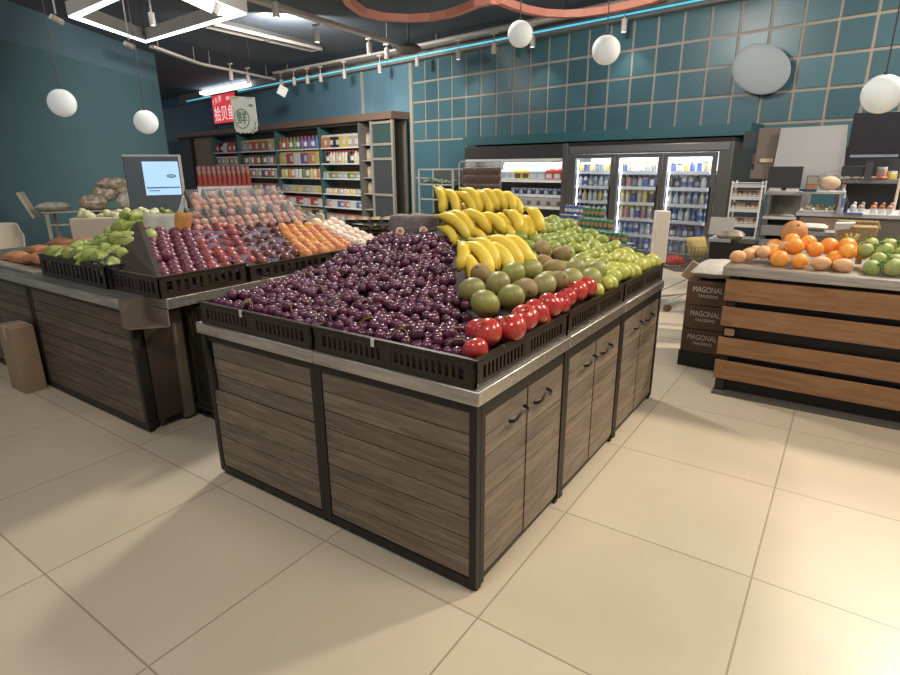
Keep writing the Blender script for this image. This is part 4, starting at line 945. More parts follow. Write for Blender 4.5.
# ---------------------------------------------------------------- grocery shelves
SD = 8.0; BAY = [(-19.67, -17.75), (-17.75, -15.30), (-15.30, -12.95), (-12.95, -11.08)]
ZS = [.12, .50, .86, 1.27, 1.66, 2.07]; ZR = [.0]*4
SBK = mat('shelf_back', (.15, .13, .115), .7)
for k, (s0, s1) in enumerate(BAY):
    t = wthing('shelving_unit', f'tall grocery shelving unit with teal uprights, {ORD[k]} from the left under the blue wall', 'shelf unit', s0, SD); w = s1-s0
    b = MB(TEALF); b.box(0, -.01, 0, .06, .43, 2.62); b.build('upright', t)
    if k == 3: b = MB(TEALF); b.box(w-.06, -.01, 0, w, .45, 2.62); b.build('upright', t)
    b = MB(SBK); b.box(.06, .43, 0, w, .45, 2.62); b.build('back_panel', t)
    for z in ZS+[2.28] if False else ZS:
        b = MB(WHITE); b.box(.06, .0, z-.035, w-.0, .43, z); b.build('shelf', t)
SPEC = [  # bottom..top per bay: kind, body colours, caps, height
 [('jar', ['red', 'grey'], .18)]*4 + [('jar', ['amber', 'grey', 'beige'], .22), ('bottle', ['red', 'dark', 'red', 'white'], .27)],
 [('jar', ['beige', 'brown'], .18)]*3 + [('jar', ['brown', 'amber', 'beige'], .22), ('jar', ['brown', 'grey', 'amber'], .24), ('bag', ['red', 'beige', 'amber', 'green'], .28)],
 [('bag', ['dark', 'cream', 'orange', 'grey'], .24), ('carton', ['red', 'white'], .2), ('bag', ['beige', 'cream', 'yellow'], .16), ('jar', ['yellow', 'orange', 'white', 'green'], .25), ('bag', ['yellow', 'red', 'white', 'purple', 'orange'], .29), ('bottle', ['green', 'green', 'purple', 'blue'], .29)],
 [('bag', ['beige', 'grey'], .17), ('bag', ['pink', 'white', 'blue'], .16), ('jar', ['cream', 'yellow', 'beige'], .14), ('carton', ['pale blue', 'green', 'grey'], .15), ('bottle', ['dark', 'cream', 'beige', 'cream'], .27), ('bottle', ['beige', 'cream', 'white', 'beige'], .29)]]
TOPX = [('bottle', ['red', 'dark', 'white', 'red']), ('bag', ['grey', 'red', 'amber', 'beige']), ('bottle', ['amber', 'green', 'purple', 'blue']), ('carton', ['orange', 'dark', 'yellow', 'beige'])]
for k, (s0, s1) in enumerate(BAY):
    BM = Matrix.Translation(WP(s0, SD)) @ Matrix.Rotation(WA, 4, 'Z'); w = s1-s0
    for si, z in enumerate(ZS):
        if k < 2 and si < 2: continue
        kd, cols, h = SPEC[k][si]
        h *= 1.2
        if si == 5: kd, cols = TOPX[k]; h = .34
        n = 11 if k < 3 else 12
        r0 = (w-.16)/n*.43
        for q in range(n):
            if si == 5 and k >= 1: c_ = cols[q*len(cols)//n]
            else: c_ = cols[(q//2) % len(cols)]
            on_shelf(BM, .12+r0+q*(w-.2)/n, .09, z, pack(c_, 'white' if q % 2 else ('red' if c_ == 'amber' else c_), ['white', 'dark', 'yellow', 'red'][(si+k) % 4], .075, h, kd), 'grocery_'+kd,
                     f'{c_} {kd}, {ORD[q]} from left, {SHN[si]} shelf of the {ORD[k]} grocery unit', kd, 'groceries on the tall shelving units')
# brown cornice, left pilaster and glass side cabinet
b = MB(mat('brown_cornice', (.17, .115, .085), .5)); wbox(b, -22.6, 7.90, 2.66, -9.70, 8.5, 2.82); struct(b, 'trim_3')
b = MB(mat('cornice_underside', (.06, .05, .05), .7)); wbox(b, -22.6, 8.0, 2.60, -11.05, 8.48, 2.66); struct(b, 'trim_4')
b = MB(mat('beige_panel', (.36, .29, .20), .7)); wbox(b, -21.4, 8.1, 0, -19.9, 8.45, 2.60); struct(b, 'trim_5')
b = MB(FRAME); wbox(b, -22.6, 8.0, 0, -21.5, 8.4, 2.60); struct(b, 'trim_6')
t = wthing('display_cabinet', 'grey-framed side cabinet with dark glass doors, right end of the grocery shelves', 'cabinet', -11.05, 7.95)
b = MB(mat('cabinet_taupe', (.13, .115, .10), .6)); b.box(.0, .42, 0, 1.32, .46, 2.64); b.box(0, .0, 0, .04, .42, 2.64); b.build('back_panel', t)
b = MB(mat('taupe_frame', (.27, .25, .22), .5))
for x in (.45, 1.25): b.box(x, -.0, 0, x+.07, .06, 2.64)
for z in (.02, .86, 1.72, 2.06, 2.56): b.box(.52, .0, z, 1.25, .05, z+.06)
b.build('frame', t)
b = MB(mat('dark_door_glass', (.055, .060, .065), .25)); b.box(.52, .03, .08, 1.25, .04, 1.72); b.build('door', t)
b = MB(mat('greenish_door_glass', (.045, .075, .085), .25, c2=(.045, .08, .065), nscale=3)); b.box(.52, .03, 1.78, 1.25, .04, 2.56); b.build('door', t)
b = MB(TRACK)
for z in (.5, .9, 1.3, 1.72, 2.10): b.box(.04, .05, z-.015, .45, .42, z)
b.build('shelf', t)
for si, z in enumerate((.9, 1.3, 1.72, 2.10)):
    for q in range(3): on_shelf(Matrix.Translation(WP(-11.05, 7.95)) @ Matrix.Rotation(WA, 4, 'Z'), .13+q*.13, .2, z, pack('beige', 'cream', 'grey', .05, .28, 'bag'), 'grocery_bag', f'beige bag, {ORD[q]} from left on the {["lowest", "second", "third", "top"][si]} shelf of the side cabinet', 'bag', 'beige bags in the side cabinet')
# small items in front of the grocery shelves
t = thing('promotion_table', 'pale table with red and white boxes before the grocery shelves', 'table', (-4.35, 2.95, 0), .6)
b = MB(mat('pale_table', (.42, .43, .42), .5)); b.box(-.32, -.15, .93, .42, .25, .96); b.build('table_top', t)
for x in (-.3, .37):
    for y in (-.13, .2): MB(LGREY).box(x, y, 0, x+.03, y+.03, .93).build('leg', t)
PM_ = Matrix.Translation((-4.35, 2.95, .96)) @ Matrix.Rotation(.6, 4, 'Z')
for q in range(6):
    me = pack('red' if q < 4 else 'cream', 'cream', 'cream' if q < 4 else 'beige', .048, .12, 'carton')
    tag(inst('small_box', me, PM_ @ Vector((-.22+q*.105, -.05, 0)), (0, 0, .6)), f'small {"red" if q < 4 else "cream"} box, {ORD[q]} from the left on the pale promotion table', 'box', 'small boxes on the promotion table')
t = thing('low_shelf_rack', 'low dark rack of brown packets between the cream peaches and the mesh bag', 'rack', (-3.0, 3.0, 0), .6)
b = MB(FRAME); b.box(-.45, 0, 0, .35, .4, .86)
for z in (.92, 1.02): b.box(-.45, 0, z, .35, .4, z+.012)
for x in (-.45, .33): b.box(x, .36, .8, x+.02, .4, 1.03)
b.build('frame', t)
RM = Matrix.Translation((-3.0, 3.0, 0)) @ Matrix.Rotation(.6, 4, 'Z'); bp = pillow(mat('brown_packet', (.16, .10, .06), .5, c2=(.35, .25, .14), nscale=12), .11, .2, .045).mesh('packet')
for r in range(3):
    for q in range(6): tag(inst('brown_packet', bp, RM @ Vector((-.38+q*.13, .14, [.862, .934, 1.034][r])), (0, 0, .6)), f'brown packet, {ORD[q]} from left on the {["bottom", "middle", "top"][r]} tier of the low dark rack', 'packet', 'brown packets on the low dark rack')
# red bottle pack display, under red striped cover
t = thing('bottle_display', 'pale display shelf with rows of red-amber bottles left of the grocery shelves', 'display', (-7.75, 4.4, 0), 1.0)
b = MB(WHITE); b.box(-.42, 0, 1.24, .44, .35, 1.285); b.box(-.42, 0, 0, -.38, .35, 1.24); b.box(.40, 0, 0, .44, .35, 1.24); b.box(-.42, .33, 0, .44, .35, 1.24); b.build('stand', t)
b = MB(mat('red_ledge', (.45, .04, .05), .5)); b.box(-.42, -.006, 1.285, .44, .0, 1.31); b.build('red_edge', t)
RM = Matrix.Translation((-7.75, 4.4, 1.286)) @ Matrix.Rotation(1.0, 4, 'Z')
for r in range(2):
    for q in range(11): tag(inst('amber_bottle', pack('amber', 'red', 'pink', .036, .25+.07*r, 'jar'), RM @ Vector((-.37+q*.077, .05+.12*r, 0)), (0, 0, 0)), f'red-labelled amber bottle, {ORD[q]} from left in the {["front", "back"][r]} row of the display', 'bottle', 'amber bottles on the pale display shelf')

# ---------------------------------------------------------------- kiosk, chair, table on the left
t = thing('service_kiosk', 'dark self-service kiosk with a glowing pale blue screen by the teal wall', 'kiosk', (-6.45, 2.52, -.192), math.radians(61)); t.scale = (1.12, 1.12, 1.12)
b = MB(mat('kiosk_dark', (.07, .085, .10), .4)); b.box(-.30, .0, .85, .27, .30, 1.72); b.box(-.2, .05, .172, .2, .30, .85); b.build('housing', t, bevel=.01)
b = MB(mat('kiosk_trim', (.40, .38, .34), .5)); b.box(.265, -.012, .9, .295, .30, 1.73); b.box(-.30, -.005, 1.715, .295, .3, 1.735); b.build('trim', t)
b = MB(mat('screen_blue', (.36, .56, .78), .4, emit=.65)); b.box(-.115, -.008, 1.29, .255, 0, 1.66); o = b.build('screen', t)
b = MB(mat('screen_stripe', (.08, .22, .42), .4)); b.box(-.10, -.0095, 1.365, .245, -.008, 1.38); b.box(-.08, -.0095, 1.335, .03, -.008, 1.345); b.sph((.17, -.008, 1.50), .05, 16, 6, (1, .04, .42)); b.build('screen_graphic', o)
b = MB(mat('screen_text', (.75, .85, .95), .4)); b.box(.14, -.0125, 1.495, .20, -.0115, 1.505); b.build('screen_mark', o)
t = thing('shell_chair', 'beige plastic shell chair at the far left behind the counter', 'chair', (-8.2, 1.30, 0), math.radians(60)); t.scale = (1, 1, .84)
b = MB(CREAM)
def f(u, v):
    a_ = (u-.5)*2.0; z = .45+.62*v; rr = .24+.03*v; k_ = 1-.25*max(0, v-.75)*4*abs(2*u-1)**2
    return (rr*math.sin(a_)*k_, rr*math.cos(a_)-.1+.08*v, z-.06*(abs(2*u-1)**4)*v)
b.grid(f, 16, 12); b.build('backrest', t, solid=.012, smooth=80)
MB(CREAM).box(-.22, -.24, .43, .22, .14, .455).build('seat', t, bevel=.01)
for x in (-.18, .18):
    for y in (-.2, .12): MB(LGREY).cyl((x*1.15, y*1.15, 0), (x, y, .43), .012).build('leg', t)
t = thing('packing_table', 'beige-grey table with glass jars and plastic tubs before the teal wall', 'table', (-9.14, 2.88, 0), math.radians(58)); t.scale = (1.6, 1.4, .787)
TT = mat('taupe_table', (.50, .45, .36), .6)
b = MB(TT); b.box(-.42, -.1, 1.17, .50, .35, 1.20); b.build('table_top', t, bevel=.004)
for x in (-.40, -.08, .46):
    MB(TT).box(x, -.08, 0, x+.03, -.05, 1.17).build('leg', t); MB(TT).box(x, .30, 0, x+.03, .33, 1.17).build('leg', t)
b = MB(TT); b.box(-.40, -.08, .92, .46, -.06, .95); b.box(-.05, -.08, .5, .46, .3, 1.12); b.build('drawer_box', t)
TM = Matrix.Translation((-9.14, 2.88, .946)) @ Matrix.Rotation(math.radians(58), 4, 'Z') @ Matrix.Scale(1.6, 4)
def tub(w, d, h, m, fill=None):
    b = MB(m); b.box(-w/2, -d/2, 0, w/2, d/2, h)
    return b
CL = mat('cloudy_plastic', (.50, .46, .38), .25, c2=(.68, .64, .55), nscale=22, bump=.5, bscale=40, contrast=(.4, .65)); CLB = mat('cloudy_brown_pack', (.40, .30, .21), .25, c2=(.68, .62, .52), nscale=24, bump=.5, bscale=40, contrast=(.45, .6))
for k, (x, y, z, w, d, h, m_, desc) in enumerate(((-.33, .0, 0, .28, .22, .07, CL, 'wide clear plastic bag lying at the left end of the packing table'), (.02, .02, 0, .26, .22, .12, CLB, 'domed clear pack of brown goods in the middle of the packing table'),
        (.14, .1, .08, .25, .2, .13, CLB, 'clear pack stacked upon the domed pack on the packing table'), (.35, .0, 0, .24, .2, .13, CL, 'cloudy clear pack at the right end of the packing table'), (.36, .08, .12, .24, .2, .10, CLB, 'brown clear pack on top of the right end pile'),
        (.22, .06, .20, .28, .2, .09, CLB, 'topmost flat clear pack of the packing table pile'))):
    o = pillow(m_, w, d, h*1.25, seed=k).build('plastic_pack'); o.matrix_world = TM @ Matrix.Translation((x, y, z)); tag(o, desc, 'pack')
b = MB(CREAM); b.box(-.012, 0, 0, .012, .2, .26); o = b.build('tilted_board', bevel=.004); o.matrix_world = TM @ Matrix.Translation((-.50, -.05, -.06)) @ Matrix.Rotation(-.35, 4, 'Y'); tag(o, 'narrow cream board tilted off the left end of the packing table', 'board')
b = MB(CAUL)
for q in range(34): b.sph((r_.uniform(-.28, .32), r_.uniform(-.08, .08), r_.uniform(.02, .07)), .035, 8, 5)
o = b.build('white_mushrooms'); tag(o, 'heap of small cream mushrooms behind the green gourds', 'mushrooms', kind='stuff'); o.location = (-4.35, .98, 1.16); o.rotation_euler = (0, 0, .9)
b = MB(TT); b.box(-.35, -.12, 0, .35, .12, .32); o = b.build('produce_riser', bevel=.01); tag(o, 'taupe riser box carrying the cream mushrooms', 'riser'); o.location = (-4.35, .98, .866); o.rotation_euler = (0, 0, .9)
t = thing('table_scale', 'small white and grey scale with a knobbly top between kiosk and punnets', 'scale', (-3.50, 1.12, 1.12), .9)
b = MB(WHITE); b.box(-.07, -.05, 0, .07, .05, .05); b.box(-.05, -.04, .05, .05, .04, .12); b.build('base', t, bevel=.006)
b = MB(GREY); b.box(-.04, -.046, .06, .04, -.04, .10); b.build('dial', t)
b = MB(WHITE); b.tube([(-.05, 0, .12), (-.02, 0, .2), (.0, 0, .25)], [.02, .015, .02], 8); b.tube([(.06, 0, .1), (.05, 0, .18), (.03, 0, .19)], .012, 8); b.build('post', t)

# ---------------------------------------------------------------- signs
t = thing('hanging_sign', 'grey-white hanging sign with a green circled character before the grocery shelves', 'sign', (-5.41, 3.2, 1.94), math.radians(28)); t.scale = (.95, 1, 1.14)
SG = mat('sign_board', (.46, .48, .42), .6); GRN = mat('sign_green', (.03, .09, .05), .6); GRL = mat('sign_leaf', (.20, .33, .16), .6)
pts = [(-.155, .43), (-.165, .40), (-.15, .10), (-.13, .06)] + [(-.13+.27*k/10, .05+(.012 if k % 2 else -.004)) for k in range(1, 10)] + [(.15, .07), (.17, .14), (.16, .41)]
XZ = Matrix(((1, 0, 0, 0), (0, 0, 1, 0), (0, 1, 0, 0), (0, 0, 0, 1)))
b = MB(SG); b.prism(pts, -.006, .006, XZ); b.build('board', t, smooth=0)
b = MB(GRN)
ring = [(.0+.098*math.cos(2*PI*k/32)-.035, -.008, .20+.098*math.sin(2*PI*k/32)) for k in range(33)]; b.tube(ring, .0035, 5, cap=False); b.build('circle_mark', t)
text('鲜', .145, GRN, t, (-.035, -.008, .20), (PI/2, 0, 0)); text('生鲜', .03, GRN, t, (.10, -.008, .33), (PI/2, 0, 0))
b = MB(GRL)
for (x, z, a_) in ((.13, .10, .7), (.10, .075, .2), (.145, .15, 1.2)): b.sph((x, -.007, z), .028, 10, 6, (1, .06, .45), Matrix.Rotation(-a_, 4, 'Y'))
b.build('leaf_mark', t); b = MB(CARD); b.box(-.14, -.008, .405, -.05, -.006, .42); b.box(.04, -.008, .40, .12, -.006, .41); b.build('tape', t)
b = MB(WIRE); b.cyl((-.13, 0, .42), (-.13, 0, 2.30), .0015, n=5); b.cyl((.14, 0, .40), (.14, 0, 2.30), .0015, n=5); b.build('cord', t)
t = wthing('red_screen', 'red lit sign with white characters above the grocery shelves', 'sign', -18.2, 7.9, 2.98)
b = MB(FRAME); b.box(-.86, 0, -.03, .92, .08, .94); b.box(-.8, .02, -.16, -.76, .06, 0); b.build('frame', t)
b = MB(mat('lit_red_panel', (.72, .06, .07), .5, emit=.7)); b.box(-.80, -.01, .02, .86, 0, .90); b.build('panel', t)
LW = mat('lit_white_text', (.9, .85, .85), .5, emit=.7)
text('拾贝鱼', .50, LW, t, (.02, -.015, .28), (PI/2, 0, 0)); text('7 天 的', .22, LW, t, (-.42, -.015, .72), (PI/2, -.18, 0)); text('新鲜', .13, LW, t, (.38, -.015, .74), (PI/2, 0, 0))

# ---------------------------------------------------------------- service counter at the back right
DK = mat('charcoal_panel', (.045, .045, .05), .5); MG = mat('warm_grey_panel', (.20, .185, .165), .55)
t = thing('bakery_counter', 'long grey service counter with a pale top behind the slatted counter', 'counter', (.55, 5.0, 0))
b = MB(MG); b.box(0, .05, 0, 2.6, .7, 1.10); b.build('body', t); b = MB(mat('pale_top', (.52, .54, .56), .4)); b.box(-.02, 0, 1.10, 2.62, .72, 1.135); b.build('counter_top', t, bevel=.004)
b = MB(mat('tan_front', (.36, .26, .20), .6)); b.box(.02, .035, .92, .33, .05, 1.09); b.build('front_panel', t)
t = thing('back_shelf', 'dark wall unit with a grey shelf under the black monitor', 'shelf', (.80, 5.78, 0))
b = MB(DK); b.box(0, .30, .9, 2.4, .36, 1.75); b.box(0, 0, .0, .05, .3, 1.42); b.build('back_panel', t); b = MB(GREY); b.box(-.03, 0, 1.385, 2.4, .3, 1.425); b.build('shelf', t, bevel=.004)
t = thing('wall_monitor', 'large black monitor at the right edge above the grey shelf', 'monitor', (1.04, 5.7, 1.62))
b = MB(mat('monitor_black', (.020, .018, .026), .3)); b.box(-.20, 0, .0, .24, .05, .44); b.build('housing', t, bevel=.006); b = MB(mat('monitor_lip', (.22, .26, .36), .4)); b.box(-.17, -.006, .02, .22, 0, .045); b.build('lip', t)
b = MB(DK); b.box(-.02, .01, -.20, .04, .05, 0); b.build('stand', t)
o = MB(DK).box(-.18, 0, 0, .08, .12, .13).build('black_box', bevel=.006, loc=(1.0, 5.8, 1.426)); tag(o, 'dark low box on the grey shelf beneath the black monitor', 'box')
t = thing('standing_pipe', 'thin pale vertical pipe at the right side of the black monitor', 'pipe', (1.31, 5.6, 0)); b = MB(CREAM); b.tube([(0, 0, 0), (0, 0, 1.7), (.02, 0, 1.86), (.03, 0, 2.0)], .012, 8); b.build('pipe', t)
t = thing('white_board', 'large blank pale grey board standing behind the service counter', 'board', (.52, 6.0, 1.30)); b = MB(mat('pale_grey_board', (.46, .46, .48), .6)); b.prism([(-.36, 0), (.33, 0), (.28, .67), (-.33, .66)], 0, .02, XZ); b.build('panel', t)
MB(LGREY).box(-.03, .02, -1.3, .03, .05, .3).build('stand', t)
t = thing('brown_board', 'narrow taupe-brown panel board left of the blank grey board', 'board', (.10, 6.05, 1.42)); MB(mat('taupe_board', (.19, .155, .125), .6)).box(-.13, 0, .0, .10, .03, .55).build('panel', t); MB(CREAM).box(-.08, -.012, .18, .05, 0, .22).build('paper_slip', t); MB(DK).box(-.02, 0, -1.42, .02, .03, 0).build('stand', t)
t = thing('till_screen', 'dark rectangular till screen facing forward over the grey desk', 'monitor', (.39, 5.0, 1.36)); MB(DK).box(-.15, 0, 0, .14, .03, .20).build('screen', t, bevel=.003); MB(DK).box(-.02, .03, -.03, .02, .06, .1).build('stand', t)
t = thing('till_desk', 'grey shelved desk with pale rounded top carrying the till screen', 'desk', (.25, 4.98, 0))
b = MB(LGREY); b.box(.0, 0, 1.29, .30, .4, 1.335); b.build('desk_top', t, bevel=.012); b = MB(MG); b.box(.02, .3, 0, .29, .34, 1.29); b.box(.02, .02, 0, .045, .3, 1.29); b.box(.27, .02, 0, .29, .3, 1.10); b.build('body', t)
b = MB(WHITE); b.box(.0, 0, 1.06, .29, .3, 1.085); b.build('shelf', t); b = MB(LGREY); b.box(.0, -.01, .90, .30, .3, 1.0); b.box(0, -.01, .78, .30, .3, .86); b.build('drawer', t, bevel=.006)
o = tag(pillow(mat('folded_cloth', (.50, .47, .42), .7), .24, .2, .06, seed=2).build('folded_bag', loc=(.70, 4.7, 1.00)), 'crumpled grey-beige bag beside the drawers of the till desk', 'bag')
t = thing('bag_ledge', 'small grey ledge table under the crumpled bag', 'table', (.70, 4.7, 0)); MB(LGREY).box(-.14, -.12, .96, .18, .12, .995).build('table_top', t); MB(GREY).box(-.02, -.02, 0, .02, .02, .96).build('leg', t)
# snack rack
t = thing('snack_rack', 'white wire snack rack with packets right of the glass door fridge', 'rack', (-.06, 4.95, 0))
b = MB(WHITE)
for x in (0, .27):
    for y in (0, .25): b.cyl((x, y, 0), (x, y, 1.42), .009)
for z in (.70, .83, .97, 1.12, 1.24, 1.36): b.box(0, 0, z, .27, .25, z+.01); b.cyl((0, 0, z+.045), (.27, 0, z+.045), .004); b.box(0, -.004, z, .27, 0, z+.035)
b.build('frame', t); b = MB(FILM); b.box(-.01, -.012, 1.38, .28, .26, 1.40); b.build('cover', t)
k = 0
for zi, z in enumerate((.98, 1.13, 1.25)):
    for q in range(6):
        c_ = ['red', 'amber', 'brown', 'beige', 'pink', 'dark'][(q+zi*2) % 6]; tag(inst('snack_packet', pack(c_, 'cream', 'beige', .019, .085, 'bag'), (-.035+q*.045, 5.03, z)), f'{c_} snack packet, {ORD[q]} from left on the {["lowest filled", "middle", "top"][zi]} shelf of the white rack', 'packet', 'snack packets on the white wire rack')
t = thing('post_with_notices', 'dark narrow pillar with small notices between fridge and snack rack', 'pillar', (-.02, 6.2, 0)); MB(mat('slate_pillar', (.05, .07, .08), .6)).box(-.18, 0, 0, .08, .2, 1.95).build('column', t); b = MB(mat('notice_brown', (.25, .16, .13), .6)); b.box(-.06, -.005, 1.58, .02, 0, 1.70); b.build('notice', t); b = MB(PM['grey']); b.box(-.06, -.005, 1.42, .04, 0, 1.52); b.build('notice', t)
# things on the counters
o = inst('framed_picture', MB(MG).box(-.05, 0, 0, .05, .02, .14).mesh('frame'), (.62, 5.02, 1.336)); tag(o, 'small framed picture with an orange band on the desk top', 'picture frame'); MB(PM['beige']).box(-.04, -.003, .06, .04, 0, .13).build('picture', o); MB(PM['orange']).box(-.04, -.003, .02, .04, 0, .055).build('orange_band', o)
o = MB(mat('navy_tray', (.03, .06, .14), .4)).box(-.07, -.05, 0, .07, .05, .02).build('navy_tray', bevel=.004, loc=(.60, 4.93, 1.336)); tag(o, 'small navy tray in front of the framed picture', 'tray')
t = thing('cloche_bread', 'bread under a clear rounded cover on the service desk', 'bread', (.76, 5.06, 1.336)); b = MB(mat('cream_bread', (.68, .52, .38), .7, c2=(.60, .38, .22), nscale=9)); b.sph((0, 0, .07), .085, 14, 8, (1.05, .6, .75)); b.build('bread', t); b = MB(FILM); b.sph((0, 0, .075), .11, 16, 8, (1.1, .8, .85)); b.build('cover', t)
t = thing('side_desk_top', 'pale glass desk top carrying the bread cloche and tray', 'desk', (.56, 4.9, 0)); MB(mat('pale_desk', (.56, .56, .55), .3)).box(0, 0, 1.315, .34, .3, 1.335).build('desk_top', t); MB(LGREY).box(.30, .02, 1.135, .32, .28, 1.315).build('leg', t)
# bottles and figurines
tag(inst('sauce_bottle', pack('pale blue', 'blue', 'orange', .028, .26, 'bottle'), (.88, 4.98, 1.136)), 'pale blue bottle with an orange cap standing on the service counter', 'bottle')
tag(inst('dark_bottle', pack('dark', 'dark', 'dark', .030, .16, 'bottle'), (.91, 5.03, 1.136)), 'short dark bottle behind the pale blue bottle', 'bottle')
SAL = mat('salad_mix', (.45, .40, .12), .6, c2=(.62, .56, .46), nscale=30, contrast=(.4, .6))
for k in range(3):
    t = thing('salad_tray', f'clear tray of mixed salad, {ORD[k]} from left on the tan-fronted counter part', 'tray', (.62+k*.10, 5.08, 1.136)); MB(WHITE).box(-.045, -.05, 0, .045, .05, .022).build('tray', t, bevel=.004)
    b = MB([SAL, mat('dark_salad', (.12, .09, .05), .6, c2=(.6, .5, .3), nscale=26), SAL][k])
    for q in range(9): b.sph((r_.uniform(-.03, .03), r_.uniform(-.035, .035), r_.uniform(.03, .055)), .02, 8, 5)
    b.build('salad', t)
CK = ['white', 'beige', 'orange', 'amber', 'pink', 'orange', 'white', 'amber']
for k in range(8):
    t = thing('cream_cup', f'small {["white", "beige", "orange", "amber", "pink", "orange-brown", "pale", "tan"][k]} topped dessert cup, {ORD[k]} from left along the service counter', 'dessert cup', (.98+k*.062+(.03 if k > 1 else 0)+(.03 if k > 4 else 0), 5.06, 1.136))
    MB(WHITE).lathe([(0, 0), (.02, 0), (.028, .05), (0, .05)], 12).build('cup', t); b = MB(PM[CK[k]]); b.sph((0, 0, .06), .026, 10, 6); b.sph((.008, 0, .09), .016, 8, 5); b.build('topping', t)
tag(inst('blue_tray', MB(PM['blue']).box(-.07, -.03, 0, .07, .03, .012).mesh('tray'), (.99, 4.98, 1.128+.008)), 'flat blue tray at the front edge of the service counter', 'tray')
t = thing('wicker_basket', 'tan wicker basket with a white cloth hanging before the service counter', 'basket', (1.03, 4.45, .86))
WK = mat('tan_wicker', (.42, .30, .14), .8, c2=(.28, .19, .08), nscale=30, stretch=(1, 1, 3)); b = MB(WK); b.prism([(-.13, 0), (.13, 0), (.15, .22), (-.15, .22)], -.08, .08, XZ); b.build('basket', t, bevel=.012)
b = MB(mat('white_cloth', (.66, .63, .58), .8)); b.prism([(-.155, .17), (-.05, .19), (-.01, .25), (-.155, .24)], -.09, .09, XZ); b.build('cloth', t, bevel=.01); MB(WK).tube([(-.15, 0, .22), (-.14, 0, .25), (.14, 0, .25), (.155, 0, .2)], .012, 8).build('rim', t)
t = thing('basket_stand', 'grey metal stand carrying the wicker basket', 'stand', (1.05, 4.45, 0)); b = MB(GREY); b.box(-.15, -.1, .82, .2, .1, .855); b.box(-.13, -.08, 0, -.10, .08, .76); b.box(.15, -.08, 0, .18, .08, .76); b.build('frame', t)
for k, (x, z, w, h, m_, d_) in enumerate(((1.16, 1.426, .05, .12, 'pink', 'small pink-lidded jar on the grey shelf at the right'), (1.25, 1.426, .045, .08, 'yellow', 'small yellow tub right of the pink-lidded jar'))):
    tag(inst('shelf_jar', pack('beige' if k == 0 else m_, m_, 'white', w/1, h, 'jar'), (x, 5.85, z)), d_, 'jar')
for k in range(5): tag(inst('bread_roll', MB(PM[['cream', 'beige', 'cream', 'pink', 'orange'][k]]).sph((0, 0, .015), .03, 8, 5, (1.4, .8, .5)).mesh('roll'), (.88+k*.075, 5.72+.08, 1.426)), f'small {["cream", "beige", "ivory", "pinkish", "orange"][k]} roll, {ORD[k]} from left on the grey shelf', 'roll')
# grey plates and box left of the oranges
t = thing('black_display_box', 'black open box with a pale tray left of the slatted counter top', 'box', (.16, 3.95, 0)); b = MB(FRAME); b.box(-.18, 0, 0, .16, .35, .93); b.build('box', t); MB(LGREY).box(-.20, -.01, .93, -.02, .3, .955).build('tray', t)
o = tag(MB(mat('marbled_board', (.44, .41, .38), .5, c2=(.60, .57, .52), nscale=5)).box(-.11, 0, 0, .10, .015, .16).build('marbled_board', loc=(.0, 4.30, .955)), 'pale marbled board standing below the snack rack', 'board'); o.rotation_euler = (-.12, 0, 0)
tag(pillow(mat('dark_wrapped_goods', (.10, .08, .06), .4, c2=(.45, .40, .32), nscale=10), .22, .16, .09).build('wrapped_goods', loc=(.12, 4.05, .94)), 'dark wrapped goods lying on the black box', 'goods')

# ---------------------------------------------------------------- ceiling: tracks, spots, square light, ring
def bar(name, pts, w, h, m, label, cat, struct_=False, drop=True):
    b = MB(m)
    for p, q in zip(pts, pts[1:]):
        p, q = Vector(p), Vector(q); d = (q-p); n = Vector((-d.y, d.x, 0)).normalized()*w/2; z = p.z
        b.prism([((p-n).x, (p-n).y), ((q-n).x, (q-n).y), ((q+n).x, (q+n).y), ((p+n).x, (p+n).y)], z, z+h)
    if drop:
        for p, q in zip(pts, pts[1:]):
            for u in (.12, .88): c = Vector(p).lerp(Vector(q), u); b.cyl((c.x, c.y, c.z+h), (c.x, c.y, 4.25), .006, n=6)
    return tag(b.build(name, smooth=0), label, cat)
bar('light_track', [(-6.45, 3.0, 3.9), (-6.67, 4.44, 3.9), (-7.11, 8.38, 3.9)], .14, .06, TRACK, 'thick pale lighting track running back from the top centre-left', 'lighting track')
bar('light_track', [(-11.16, 5.45, 3.9), (-12.24, 7.19, 3.9), (-12.9, 9.9, 3.95)], .10, .05, TRACK, 'pale lighting track slanting from beside the teal wall to the back corner', 'lighting track')
bar('light_track', [(-12.9, 9.9, 4.06), (-7.5, 9.35, 4.06), (-2.0, 8.62, 4.06)], .09, .05, TRACK, 'long pale lighting track along the back wall above the cyan strip', 'lighting track')
